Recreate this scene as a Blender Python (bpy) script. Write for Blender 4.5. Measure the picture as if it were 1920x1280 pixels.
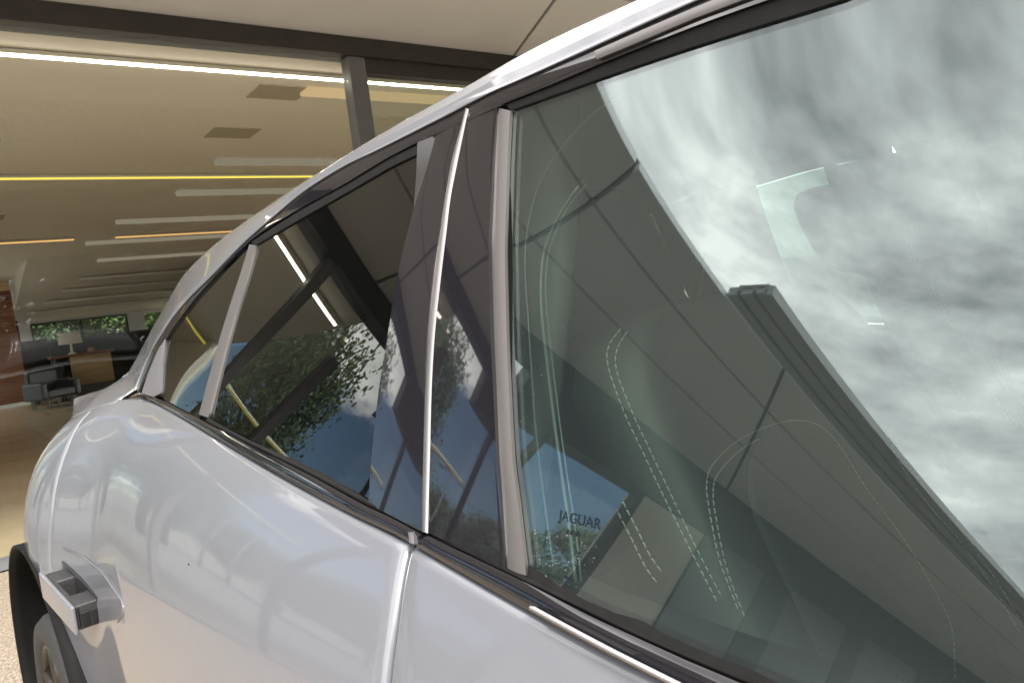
import bpy, bmesh, math, random
import numpy as np
from mathutils import Vector, Matrix, noise

for o in list(bpy.data.objects):
    bpy.data.objects.remove(o, do_unlink=True)
scene = bpy.context.scene
COL = scene.collection
R = math.radians

# ------------------------------------------------------------------ camera
CAM_RIGHT = (0.731237, -0.669695, -0.129619)
CAM_UP = (0.139366, -0.039337, 0.989459)
CAM_FWD = (0.667734, 0.741594, -0.064568)

cam_data = bpy.data.cameras.new('camera')
cam_data.sensor_width = 36.0
cam_data.lens = 26.0
cam_data.clip_start = 0.02
cam_data.clip_end = 2000.0
cam_data.dof.use_dof = True
cam_data.dof.focus_distance = 0.95
cam_data.dof.aperture_fstop = 20.0
cam = bpy.data.objects.new('camera', cam_data)
COL.objects.link(cam)
r_, u_, f_ = Vector(CAM_RIGHT), Vector(CAM_UP), Vector(CAM_FWD)
cam.matrix_world = Matrix(((r_.x, u_.x, -f_.x, 0.0), (r_.y, u_.y, -f_.y, 0.0),
                           (r_.z, u_.z, -f_.z, 1.26), (0, 0, 0, 1)))
scene.camera = cam

# ------------------------------------------------------------------ sky and sun
SUN_EL, SUN_AZ = 44.0, -158.0        # azimuth measured from +Y towards +X
world = bpy.data.worlds.new('World')
scene.world = world
world.use_nodes = True
wn, wl = world.node_tree.nodes, world.node_tree.links
wn.clear()
def N(nodes, t, **kw):
    n = nodes.new(t)
    for k, v in kw.items():
        setattr(n, k, v)
    return n
def W(t, **kw): return N(wn, t, **kw)
def wmath(op, a, b=None, c=None, clamp=False):
    m = W('ShaderNodeMath', operation=op); m.use_clamp = clamp
    for i, x in enumerate((a, b, c)):
        if x is None: continue
        if isinstance(x, (int, float)): m.inputs[i].default_value = x
        else: wl.new(x, m.inputs[i])
    return m.outputs[0]
def wsmooth(x, a, b):
    m = W('ShaderNodeMapRange', interpolation_type='SMOOTHSTEP')
    wl.new(x, m.inputs[0]); m.inputs[1].default_value = a; m.inputs[2].default_value = b
    return m.outputs[0]
wout = W('ShaderNodeOutputWorld'); wbg = W('ShaderNodeBackground')
wbg.inputs[1].default_value = 0.15
sky = W('ShaderNodeTexSky', sky_type='NISHITA')
sky.sun_disc = False
sky.sun_elevation = R(SUN_EL); sky.sun_rotation = R(SUN_AZ)
sky.air_density = 1.0; sky.dust_density = 0.6; sky.ozone_density = 3.0
tc = W('ShaderNodeTexCoord')
sep = W('ShaderNodeSeparateXYZ'); wl.new(tc.outputs['Generated'], sep.inputs[0])
dx, dy, dz = sep.outputs
dirv = W('ShaderNodeCombineXYZ')        # cloud layers: finer upwards, as decks seen edge-on
wl.new(dx, dirv.inputs[0]); wl.new(dy, dirv.inputs[1])
wl.new(wmath('ADD', wmath('MULTIPLY', dz, 1.2), wmath('MULTIPLY', wmath('MULTIPLY', dz, dz), 2.6)), dirv.inputs[2])
def wnoise(scale, detail, rough, off, dist=0.0, lac=2.0):
    mp = W('ShaderNodeMapping'); wl.new(dirv.outputs[0], mp.inputs[0])
    mp.inputs['Location'].default_value = off
    n = W('ShaderNodeTexNoise'); wl.new(mp.outputs[0], n.inputs['Vector'])
    n.inputs['Scale'].default_value = scale; n.inputs['Detail'].default_value = detail
    n.inputs['Roughness'].default_value = rough; n.inputs['Distortion'].default_value = dist
    n.inputs['Lacunarity'].default_value = lac
    return n.outputs[0]
n_big = wnoise(2.3, 5.0, 0.5, (3.1, 1.7, 0.4), 0.0)
n_fine = wnoise(6.0, 13.0, 0.58, (8.0, 2.0, 4.0), 0.12, 2.1)
shade = wmath('ADD', wmath('MULTIPLY', n_big, 0.55), wmath('MULTIPLY', n_fine, 0.45))
cr = W('ShaderNodeValToRGB'); wl.new(shade, cr.inputs[0])
ce = cr.color_ramp.elements
ce[0].position = 0.37; ce[0].color = (0.295, 0.288, 0.29, 1)
ce[1].position = 0.63; ce[1].color = (1.17, 1.10, 1.04, 1)
e = ce.new(0.47); e.color = (0.565, 0.545, 0.535, 1)
e = ce.new(0.55); e.color = (0.79, 0.76, 0.735, 1)
cl = W('ShaderNodeVectorMath', operation='SCALE'); wl.new(cr.outputs[0], cl.inputs[0])
cl.inputs['Scale'].default_value = 24.5
# broken cloud with blue between it, low over the northern horizon
azd = wmath('ADD', wmath('MULTIPLY', dx, math.sin(R(-22))), wmath('MULTIPLY', dy, math.cos(R(-22))))
el_lo = wsmooth(dz, 0.40, 0.27)
near = wsmooth(azd, 0.62, 0.86)
cov = wmath('SUBTRACT', 1.25, wmath('MULTIPLY', wmath('MULTIPLY', el_lo, near), 1.0))
n_cov = wnoise(5.5, 9.0, 0.58, (1.3, 6.2, 2.0), 0.4)
mask = wsmooth(wmath('ADD', cov, wmath('MULTIPLY', wmath('SUBTRACT', n_cov, 0.5), 1.6)), 0.42, 0.72)
mixc = W('ShaderNodeMix', data_type='RGBA')
wl.new(mask, mixc.inputs[0]); wl.new(sky.outputs[0], mixc.inputs[6]); wl.new(cl.outputs[0], mixc.inputs[7])
wl.new(mixc.outputs[2], wbg.inputs[0]); wl.new(wbg.outputs[0], wout.inputs[0])

sd = bpy.data.lights.new('sun', 'SUN')
sd.energy = 4.6; sd.angle = R(14); sd.color = (1.0, 0.95, 0.87)
sun = bpy.data.objects.new('sun', sd); COL.objects.link(sun)
sdir = Vector((math.sin(R(SUN_AZ)) * math.cos(R(SUN_EL)), math.cos(R(SUN_AZ)) * math.cos(R(SUN_EL)), math.sin(R(SUN_EL))))
sun.rotation_euler = sdir.to_track_quat('Z', 'Y').to_euler()
sun.location = sdir * 60

scene.view_settings.view_transform = 'Standard'
scene.view_settings.look = 'None'
scene.view_settings.exposure = 0.60
scene.view_settings.gamma = 1.0
scene.view_settings.use_curve_mapping = False
scene.render.engine = 'CYCLES'
cy = scene.cycles
cy.use_denoising = True
cy.max_bounces = 10; cy.diffuse_bounces = 4; cy.glossy_bounces = 6
cy.transmission_bounces = 6; cy.transparent_max_bounces = 24
cy.caustics_reflective = False; cy.caustics_refractive = False
cy.sample_clamp_indirect = 8.0

# ------------------------------------------------------------------ materials
MATS = {}
def mat(name, color, rough=0.5, metal=0.0, spec=None, coat=0.0, ior=None):
    m = bpy.data.materials.new(name); m.use_nodes = True
    b = m.node_tree.nodes['Principled BSDF']
    b.inputs['Base Color'].default_value = (*color, 1)
    b.inputs['Roughness'].default_value = rough
    b.inputs['Metallic'].default_value = metal
    if spec is not None: b.inputs['Specular IOR Level'].default_value = spec
    if ior is not None: b.inputs['IOR'].default_value = ior
    if coat:
        b.inputs['Coat Weight'].default_value = coat
        b.inputs['Coat Roughness'].default_value = 0.03
    MATS[name] = m
    return m
def vary(m, scale, amount, rough_amt=0.0, bump=0.0, bscale=None, detail=6.0, tint=(1, 1, 1), stretch=(1, 1, 1)):
    """noise in the base colour (and roughness, fine relief) of a material"""
    nt = m.node_tree; nd, ln = nt.nodes, nt.links
    b = nd['Principled BSDF']; base = tuple(b.inputs['Base Color'].default_value)
    t = N(nd, 'ShaderNodeTexCoord'); mp = N(nd, 'ShaderNodeMapping'); ln.new(t.outputs['Object'], mp.inputs[0])
    mp.inputs['Scale'].default_value = stretch
    n = N(nd, 'ShaderNodeTexNoise'); ln.new(mp.outputs[0], n.inputs['Vector'])
    n.inputs['Scale'].default_value = scale; n.inputs['Detail'].default_value = detail; n.inputs['Roughness'].default_value = 0.6
    r = N(nd, 'ShaderNodeValToRGB'); ln.new(n.outputs[0], r.inputs[0])
    lo = [max(0, c * (1 - amount)) for c in base[:3]]; hi = [c * (1 + amount) * k for c, k in zip(base[:3], tint)]
    r.color_ramp.elements[0].position = 0.3; r.color_ramp.elements[0].color = (*lo, 1)
    r.color_ramp.elements[1].position = 0.7; r.color_ramp.elements[1].color = (*hi, 1)
    ln.new(r.outputs[0], b.inputs['Base Color'])
    if rough_amt:
        q = N(nd, 'ShaderNodeMapRange'); ln.new(n.outputs[0], q.inputs[0])
        r0 = b.inputs['Roughness'].default_value
        q.inputs[3].default_value = max(0, r0 - rough_amt); q.inputs[4].default_value = min(1, r0 + rough_amt)
        ln.new(q.outputs[0], b.inputs['Roughness'])
    if bump:
        n2 = N(nd, 'ShaderNodeTexNoise'); ln.new(mp.outputs[0], n2.inputs['Vector'])
        n2.inputs['Scale'].default_value = bscale or scale * 4; n2.inputs['Detail'].default_value = 4.0
        bp = N(nd, 'ShaderNodeBump'); ln.new(n2.outputs[0], bp.inputs['Height'])
        bp.inputs['Strength'].default_value = bump; bp.inputs['Distance'].default_value = 0.01
        ln.new(bp.outputs[0], b.inputs['Normal'])
    return m
def glass(name, tint, r0, gtint=(0.98, 1.0, 0.99), haze=0.0):
    """thin tinted pane: Schlick reflection over straight-through transmission"""
    m = bpy.data.materials.new(name); m.use_nodes = True
    nd, ln = m.node_tree.nodes, m.node_tree.links; nd.clear()
    out = N(nd, 'ShaderNodeOutputMaterial'); mx = N(nd, 'ShaderNodeMixShader')
    tr = N(nd, 'ShaderNodeBsdfTransparent'); tr.inputs[0].default_value = (*tint, 1)
    gl = N(nd, 'ShaderNodeBsdfGlossy'); gl.inputs['Roughness'].default_value = 0.0
    gl.inputs[0].default_value = (*gtint, 1)
    ge = N(nd, 'ShaderNodeNewGeometry')
    dt = N(nd, 'ShaderNodeVectorMath', operation='DOT_PRODUCT')
    ln.new(ge.outputs['Normal'], dt.inputs[0]); ln.new(ge.outputs['Incoming'], dt.inputs[1])
    def mm(op, a, b):
        k = N(nd, 'ShaderNodeMath', operation=op)
        for i, x in enumerate((a, b)):
            if x is None: continue
            if isinstance(x, (int, float)): k.inputs[i].default_value = x
            else: ln.new(x, k.inputs[i])
        return k.outputs[0]
    c = mm('ABSOLUTE', dt.outputs['Value'], None)
    f = mm('POWER', mm('SUBTRACT', 1.0, c), 5.0)
    f = mm('ADD', mm('MULTIPLY', f, 1 - r0), r0)
    ln.new(f, mx.inputs[0]); ln.new(tr.outputs[0], mx.inputs[1]); ln.new(gl.outputs[0], mx.inputs[2])
    if haze:
        df = N(nd, 'ShaderNodeBsdfDiffuse'); df.inputs[0].default_value = (0.70, 0.88, 0.97, 1)  # even bluish haze put into the pane to lift dim reflections
        m2 = N(nd, 'ShaderNodeMixShader'); m2.inputs[0].default_value = haze
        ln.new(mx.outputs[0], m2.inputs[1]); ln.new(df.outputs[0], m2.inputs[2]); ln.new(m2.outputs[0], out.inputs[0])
    else:
        ln.new(mx.outputs[0], out.inputs[0])
    MATS[name] = m
    return m
def emis(name, color, strength):
    m = bpy.data.materials.new(name); m.use_nodes = True
    nd, ln = m.node_tree.nodes, m.node_tree.links; nd.clear()
    out = N(nd, 'ShaderNodeOutputMaterial'); e_ = N(nd, 'ShaderNodeEmission')
    e_.inputs[0].default_value = (*color, 1); e_.inputs[1].default_value = strength
    ln.new(e_.outputs[0], out.inputs[0]); MATS[name] = m
    return m

paint = mat('silver_white_paint', (0.148, 0.156, 0.178), 0.36, 0.15, coat=0.85)
# metallic flake: a very fine cell pattern in the base coat
_nd, _ln = paint.node_tree.nodes, paint.node_tree.links
_b = _nd['Principled BSDF']; _b.inputs['Coat IOR'].default_value = 1.45
_t = N(_nd, 'ShaderNodeTexCoord'); _v = N(_nd, 'ShaderNodeTexVoronoi'); _ln.new(_t.outputs['Object'], _v.inputs['Vector'])
_v.inputs['Scale'].default_value = 1400.0
_r = N(_nd, 'ShaderNodeMapRange'); _ln.new(_v.outputs['Color'], _r.inputs[0]); _r.inputs[3].default_value = 0.30; _r.inputs[4].default_value = 0.42
_ln.new(_r.outputs[0], _b.inputs['Roughness'])
gloss_black = mat('gloss_black', (0.010, 0.010, 0.013), 0.03, ior=1.66, coat=0.0)
satin_black = mat('satin_black', (0.02, 0.02, 0.022), 0.32)
rubber = vary(mat('black_rubber', (0.006, 0.006, 0.006), 0.7, spec=0.15), 60, 0.3)
chrome = vary(mat('satin_chrome', (0.16, 0.152, 0.15), 0.5, 0.75), 30, 0.05, 0.05, stretch=(40, 40, 1))
bright = mat('bright_chrome', (0.36, 0.355, 0.36), 0.34, 0.9)
black_plastic = vary(mat('black_plastic', (0.025, 0.025, 0.027), 0.45), 200, 0.25, 0.08, 0.15, 900)
grey_plastic = mat('grey_plastic', (0.11, 0.105, 0.115), 0.35)
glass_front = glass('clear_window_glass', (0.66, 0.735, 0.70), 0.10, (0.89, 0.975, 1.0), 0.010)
glass_dark = glass('privacy_glass', (0.14, 0.136, 0.13), 0.066, haze=0.0015)
glass_shop = glass('shopfront_glass', (0.95, 0.97, 0.955), 0.021)
glass_far = glass('tinted_far_glass', (0.30, 0.35, 0.325), 0.06)
glass_side = glass('coated_shopfront_glass', (0.86, 0.90, 0.87), 0.055)
leather = vary(mat('charcoal_leather', (0.12, 0.122, 0.122), 0.45), 900, 0.25, 0.08, 0.25, 700)
leather_insert = vary(mat('perforated_leather', (0.14, 0.143, 0.146), 0.5), 600, 0.35, 0.1, 0.5, 350)
stitch_m = mat('white_thread', (0.62, 0.62, 0.60), 0.8)
headliner = mat('pale_headliner', (0.12, 0.12, 0.12), 0.9)
dark_trim = mat('dark_cabin_trim', (0.03, 0.03, 0.032), 0.55)
carpet = vary(mat('black_carpet', (0.015, 0.015, 0.016), 0.95), 300, 0.4)
tyre_m = vary(mat('tyre_rubber', (0.018, 0.018, 0.018), 0.7), 90, 0.3)
rim_m = mat('dark_alloy', (0.085, 0.075, 0.068), 0.4, 0.9)
print_m = mat('glass_print', (0.007, 0.013, 0.02), 0.7, spec=0.1)
soffit_m = vary(mat('grey_soffit_panel', (0.69, 0.71, 0.73), 0.42), 1.2, 0.05, 0.04)
seam_m = mat('dark_seam', (0.03, 0.03, 0.03), 0.8)
frame_m = vary(mat('dark_bronze_frame', (0.035, 0.032, 0.030), 0.45), 8, 0.2)
mull_m = vary(mat('grey_mullion', (0.14, 0.145, 0.155), 0.45), 8, 0.1)
fascia_m = vary(mat('metal_fascia', (0.34, 0.345, 0.35), 0.45), 3, 0.06)
white_wall = vary(mat('white_render', (0.72, 0.71, 0.68), 0.8), 2.0, 0.05)
glaze_grey = vary(mat('glazing_reflection_grey', (0.13, 0.135, 0.145), 0.3), 1.0, 0.12)
ceil_m = vary(mat('warm_white_ceiling', (0.80, 0.76, 0.70), 0.8), 0.5, 0.04)
white_ceil = vary(mat('white_ceiling', (0.74, 0.73, 0.68), 0.8), 0.5, 0.04)
vent_m = mat('ceiling_vent', (0.42, 0.37, 0.28), 0.7)
amber_m = mat('oak_facing', (0.62, 0.45, 0.25), 0.5)
wood_m = vary(mat('dark_walnut', (0.20, 0.085, 0.045), 0.5), 2.5, 0.35, 0.1, stretch=(1, 1, 14))
oak_m = vary(mat('light_oak', (0.42, 0.30, 0.16), 0.45), 2.0, 0.2, 0.1, stretch=(1, 1, 10))
black_m = mat('black_lacquer', (0.008, 0.008, 0.009), 0.35)
shade_m = mat('linen_lampshade', (0.50, 0.42, 0.36), 0.9)
ceramic_m = mat('pale_ceramic', (0.6, 0.55, 0.45), 0.4)
floor_m = vary(mat('tan_floor_tile', (0.42, 0.325, 0.22), 0.22), 1.5, 0.07, 0.05)
gravel_m = vary(mat('resin_gravel', (0.275, 0.238, 0.195), 0.85), 95, 0.8, 0.0, 0.9, 120, tint=(1.05, 1, .95))
asphalt_m = vary(mat('pale_asphalt', (0.16, 0.15, 0.14), 0.9), 3, 0.15, 0, 0.3, 120)
bark_m = vary(mat('bark', (0.06, 0.045, 0.03), 0.9), 12, 0.3)
leaf_ms = [vary(mat('leaf_%s' % n, c, 0.55), 3, 0.45) for n, c in (('green', (0.050, 0.085, 0.022)), ('dark', (0.028, 0.052, 0.018)), ('pale', (0.085, 0.115, 0.035)))]
post_m = mat('galvanised_post', (0.2, 0.2, 0.21), 0.5, 0.5)
strip_white = emis('warm_white_strip', (1.0, 0.88, 0.74), 13.0)
strip_yellow = emis('yellow_strip', (1.0, 0.76, 0.13), 0.85)
baffle_m = emis('glowing_baffle', (1.0, 0.84, 0.62), 0.18)  # weak emission added so the baffles and ceiling look brighter
strip_orange = emis('orange_strip', (1.0, 0.56, 0.20), 0.75)

# ------------------------------------------------------------------ helpers
def tag(o, label=None, cat=None, group=None, kind=None):
    if label: o['label'] = label
    if cat: o['category'] = cat
    if group: o['group'] = group
    if kind: o['kind'] = kind
    return o
def thing(name, label, cat, loc=(0, 0, 0), rz=0.0, group=None):
    o = bpy.data.objects.new(name, None); COL.objects.link(o)
    o.empty_display_size = 0.1
    o.location = loc; o.rotation_euler = (0, 0, rz)
    return tag(o, label, cat, group)
def link_mesh(name, me, m, parent=None, smooth=False):
    me.materials.append(m)
    if smooth:
        for p in me.polygons: p.use_smooth = True
    o = bpy.data.objects.new(name, me); COL.objects.link(o)
    if parent: o.parent = parent
    return o
def from_rows(name, rows, m, parent=None, thick=0.0, outward=(-1, 0, 0), smooth=True, skip=None, close_u=False, crisp=False, rim=True):
    """grid of points -> one mesh; thickness grows away from 'outward'"""
    nr, nc = len(rows), len(rows[0])
    vs = [tuple(p) for r in rows for p in r]; fs = []
    for j in range(nr - 1):
        for i in range(nc - 1 + (1 if close_u else 0)):
            i2 = (i + 1) % nc
            q = (j * nc + i, j * nc + i2, (j + 1) * nc + i2, (j + 1) * nc + i)
            if skip and skip([vs[k] for k in q]): continue
            fs.append(q)
    me = bpy.data.meshes.new(name); me.from_pydata(vs, [], fs); me.update()
    if thick and crisp:
        vn = [v.normal.copy() for v in me.vertices]
        s0 = sum((p.normal * p.area for p in me.polygons), Vector()).dot(Vector(outward))
        sg = 1 if s0 > 0 else -1
        back = [tuple(Vector(v) - sg * n * thick) for v, n in zip(vs, vn)]
        k = len(vs); ring = [i for i in range(nc)] + [j * nc + nc - 1 for j in range(1, nr)] + [(nr - 1) * nc + i for i in range(nc - 2, -1, -1)] + [j * nc for j in range(nr - 2, 0, -1)]
        allv = vs + back; allf = list(fs) + [tuple(k + a for a in reversed(f)) for f in fs]
        b0 = len(allv); m_ = len(ring)
        if rim:
            allv += [vs[i] for i in ring] + [back[i] for i in ring]
            allf += [(b0 + i, b0 + m_ + i, b0 + m_ + (i + 1) % m_, b0 + (i + 1) % m_) for i in range(m_)]
        if sg < 0: allf = [tuple(reversed(f)) for f in allf]
        me = bpy.data.meshes.new(name); me.from_pydata(allv, [], allf); me.update()
        return link_mesh(name, me, m, parent, smooth)
    nrm = Vector((0, 0, 0))
    for p in me.polygons: nrm += p.normal * p.area
    if nrm.dot(Vector(outward)) < 0: me.flip_normals()
    o = link_mesh(name, me, m, parent, smooth)
    if thick:
        md = o.modifiers.new('thickness', 'SOLIDIFY'); md.thickness = thick; md.offset = -1.0
    return o
def boxes(name, bl, m, parent=None, bevel=0.0):
    """list of (centre, size, rotz) boxes joined into ONE mesh"""
    bm = bmesh.new()
    for c, s, rz in bl:
        M = Matrix.Translation(c) @ Matrix.Rotation(rz, 4, 'Z') @ Matrix.Diagonal((*s, 1))
        g = bmesh.ops.create_cube(bm, size=1.0, matrix=M)
        if bevel:
            es = list({e for v in g['verts'] for e in v.link_edges})
            bmesh.ops.bevel(bm, geom=es, offset=bevel, segments=2, affect='EDGES', profile=0.6)
    me = bpy.data.meshes.new(name); bm.to_mesh(me); bm.free()
    return link_mesh(name, me, m, parent)
def lathe(name, prof, m, parent=None, loc=(0, 0, 0), axis='Z', seg=28):
    rows = []
    for r, z in prof:
        ring = []
        for i in range(seg):
            a = 2 * math.pi * i / seg
            p = (r * math.cos(a), r * math.sin(a), z) if axis == 'Z' else (z, r * math.cos(a), r * math.sin(a))
            ring.append((p[0] + loc[0], p[1] + loc[1], p[2] + loc[2]))
        rows.append(ring)
    o = from_rows(name, rows, m, parent, close_u=True)
    return o
def tube(bm, pts, rad, seg=6):
    prev = None
    n = len(pts)
    for i, p in enumerate(pts):
        p = Vector(p)
        d = (Vector(pts[min(i + 1, n - 1)]) - Vector(pts[max(i - 1, 0)])).normalized()
        a = d.orthogonal().normalized(); b = d.cross(a)
        r = rad[i] if isinstance(rad, (list, tuple)) else rad
        ring = [bm.verts.new(p + r * (math.cos(2 * math.pi * k / seg) * a + math.sin(2 * math.pi * k / seg) * b)) for k in range(seg)]
        if prev:
            # align rings
            off = min(range(seg), key=lambda s: sum((prev[k].co - ring[(k + s) % seg].co).length for k in range(seg)))
            ring = ring[off:] + ring[:off]
            for k in range(seg):
                bm.faces.new((prev[k], prev[(k + 1) % seg], ring[(k + 1) % seg], ring[k]))
        else:
            bm.faces.new(list(reversed(ring)))
        prev = ring
    bm.faces.new(prev)
def bm_obj(name, bm, m, parent=None, smooth=True):
    bmesh.ops.recalc_face_normals(bm, faces=bm.faces[:])
    me = bpy.data.meshes.new(name); bm.to_mesh(me); bm.free()
    return link_mesh(name, me, m, parent, smooth)
def resample(pts, n):
    P = np.array(pts, float); d = np.r_[0, np.cumsum(np.linalg.norm(np.diff(P, axis=0), axis=1))]
    t = np.linspace(0, d[-1], n)
    return np.stack([np.interp(t, d, P[:, k]) for k in range(P.shape[1])], 1)
def catmull(pts, per=8):
    P = [Vector(p) for p in pts]; P = [2 * P[0] - P[1]] + P + [2 * P[-1] - P[-2]]
    out = []
    for i in range(1, len(P) - 2):
        for k in range(per):
            t = k / per
            out.append(0.5 * ((2 * P[i]) + (P[i + 1] - P[i - 1]) * t + (2 * P[i - 1] - 5 * P[i] + 4 * P[i + 1] - P[i + 2]) * t * t
                              + (3 * P[i] - P[i - 1] - 3 * P[i + 1] + P[i + 2]) * t ** 3))
    out.append(P[-2]); return out
def smooth2(pts, per=6):
    return [(p.x, p.y) for p in catmull([(a, b, 0) for a, b in pts], per)]

# ------------------------------------------------------------------ site: ground
FU = (0.99672, -0.08096)   # along the showroom front
FN = (0.08096, 0.99672)   # into the building

FD = 5.5                     # distance of the glazing line from the car's door, metres
def site(u, v, z):           # u along the front, v metres out from the glazing line (negative: indoors)
    n = FD - v
    return (u * FU[0] + n * FN[0], u * FU[1] + n * FN[1], z)
SITE_ROT = math.atan2(FU[1], FU[0])
def sbox(u0, u1, v0, v1, z0, z1):
    return (site((u0 + u1) / 2, (v0 + v1) / 2, (z0 + z1) / 2), (abs(u1 - u0), abs(v1 - v0), abs(z1 - z0)), SITE_ROT)
def quad_sheet(name, cs, m, kind='structure'):
    me = bpy.data.meshes.new(name); me.from_pydata(cs, [], [tuple(range(len(cs)))]); me.update()
    if me.polygons[0].normal.z < 0: me.flip_normals()
    return tag(link_mesh(name, me, m), kind=kind)
quad_sheet('ground', [(-900, -900, -0.02), (900, -900, -0.02), (900, 900, -0.02), (-900, 900, -0.02)], asphalt_m)
quad_sheet('gravel_forecourt', [site(-48, 24, -0.012), site(30, 24, -0.012), site(30, 0.02, -0.012), site(-48, 0.02, -0.012)], gravel_m)
quad_sheet('car_park', [site(-60, -2, -0.008), site(-1.6, -2, -0.008), site(-1.6, -45, -0.008), site(-60, -45, -0.008)],
           vary(mat('car_park_asphalt', (0.15, 0.15, 0.155), 0.85), 4, 0.15, 0, 0.4, 120))
# showroom floor of large tiles
tile_root = thing('showroom_floor', None, None)
tag(tile_root, kind='structure')
base = boxes('floor_slab', [sbox(-1.38, 16, 0.0, -27, -0.12, -0.006)], seam_m, tile_root)
def tile_mesh(w, l):
    bm = bmesh.new(); bmesh.ops.create_cube(bm, size=1.0, matrix=Matrix.Diagonal((w, l, 0.012, 1)))
    me = bpy.data.meshes.new('floor_tile'); bm.to_mesh(me); bm.free(); me.materials.append(floor_m); return me
TW = 1.2
tmesh = tile_mesh(TW - 0.006, TW - 0.006)
for i in range(6):
    for j in range(22):
        t = bpy.data.objects.new('floor_tile', tmesh); COL.objects.link(t); t.parent = tile_root
        t.location = site(-1.36 + TW * (i + 0.5), -0.02 - TW * (j + 0.5), -0.0); t.rotation_euler = (0, 0, SITE_ROT)
tag(boxes('far_tiles', [sbox(-1.36 + 6 * TW, 16, -0.02, -26.4, -0.006, 0.006)], floor_m, tile_root), kind='stuff')

# ------------------------------------------------------------------ the showroom
shop = thing('showroom', 'glass fronted showroom with deep grey panelled canopy behind the silver car', 'building', site(3, 0, 0))
def spart(name, bl, m, parent=shop, bevel=0.0):
    o = boxes(name, bl, m, None, bevel); o.parent = parent
    root = parent
    o.matrix_parent_inverse = Matrix.Translation(Vector(shop.location)).inverted()
    return o
HS = 3.472
def soffit_panel(poly):      # polygon in (u, v), inset for the open joint
    P = [Vector((a, b, 0)) for a, b in poly]; c = sum(P, Vector()) / len(P); n = len(P); Q = []
    for i in range(n):
        d1 = (P[i] - P[i - 1]).normalized(); d2 = (P[(i + 1) % n] - P[i]).normalized()
        n1 = Vector((-d1.y, d1.x, 0)); n2 = Vector((-d2.y, d2.x, 0))
        if n1.dot(c - P[i]) < 0: n1 = -n1
        if n2.dot(c - P[i]) < 0: n2 = -n2
        k = 0.016 / (1 + n1.dot(n2)); Q.append(P[i] + (n1 + n2) * k)
    lo = [site(q.x, q.y, HS) for q in Q]; hi = [site(q.x, q.y, HS + 0.03) for q in Q]
    fs = [tuple(range(n)), tuple(range(2 * n - 1, n - 1, -1))] + [(i, (i + 1) % n, n + (i + 1) % n, n + i) for i in range(n)]
    me = bpy.data.meshes.new('soffit_panel'); me.from_pydata(lo + hi, [], fs)
    bm = bmesh.new(); bm.from_mesh(me); bmesh.ops.recalc_face_normals(bm, faces=bm.faces[:]); bm.to_mesh(me); bm.free()
    o = link_mesh('soffit_panel', me, soffit_m); o.parent = shop
    o.matrix_parent_inverse = Matrix.Translation(Vector(shop.location)).inverted()
    return o
VR = [-0.05, 0.92, 1.565, 2.05]
UW = -46.0
mit = lambda v: -5.22 + 1.07 * v        # the mitred joint
dia = lambda v: 4.645 - 0.43 * v
for a, b in zip(VR[:-1], VR[1:]):
    soffit_panel([(UW, a), (mit(a), a), (mit(b), b), (UW, b)])
    soffit_panel([(mit(a), a), (-1.14, a), (-1.14, b), (mit(b), b)])
    soffit_panel([(-1.14, a), (0.42, a), (0.42, b), (-1.14, b)])
soffit_panel([(0.42, -0.05), (dia(-0.05), -0.05), (dia(2.05), 2.05), (0.42, 2.05)])
soffit_panel([(dia(-0.05), -0.05), (9.5, -0.05), (9.5, 1.42), (dia(1.42), 1.42)])
soffit_panel([(dia(1.42), 1.42), (9.5, 1.42), (9.5, 2.05), (dia(2.05), 2.05)])
spart('canopy_deck', [sbox(UW, 9.5, -0.3, 1.98, HS + 0.034, HS + 0.06)], seam_m)
# metal gutter fascia along part of the canopy edge, with two recessed channels
ue = lambda v: -2.16 - 0.30 * (v - 2.05)      # the end of the gutter is cut on the skew
def fbar(v0, v1, z0, z1):
    P = [(UW, v0), (ue(v0), v0), (ue(v1), v1), (UW, v1)]
    vs = [site(a, b, z) for z in (z0, z1) for a, b in P]
    me = bpy.data.meshes.new('fascia_rail')
    me.from_pydata(vs, [], [(0, 1, 2, 3), (7, 6, 5, 4), (0, 4, 5, 1), (1, 5, 6, 2), (2, 6, 7, 3), (3, 7, 4, 0)])
    bm = bmesh.new(); bm.from_mesh(me); bmesh.ops.recalc_face_normals(bm, faces=bm.faces[:]); bm.to_mesh(me); bm.free()
    o = link_mesh('fascia_rail', me, fascia_m); o.parent = shop
    o.matrix_parent_inverse = Matrix.Translation(Vector(shop.location)).inverted()
for q in ((2.056, 2.125, HS + .002, HS + .05), (2.155, 2.245, HS + .004, HS + .05), (2.27, 2.335, HS + .006, HS + .05), (2.35, 2.395, HS - .004, HS + .05), (2.126, 2.349, HS + .03, HS + .06)):
    fbar(*q)
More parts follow.
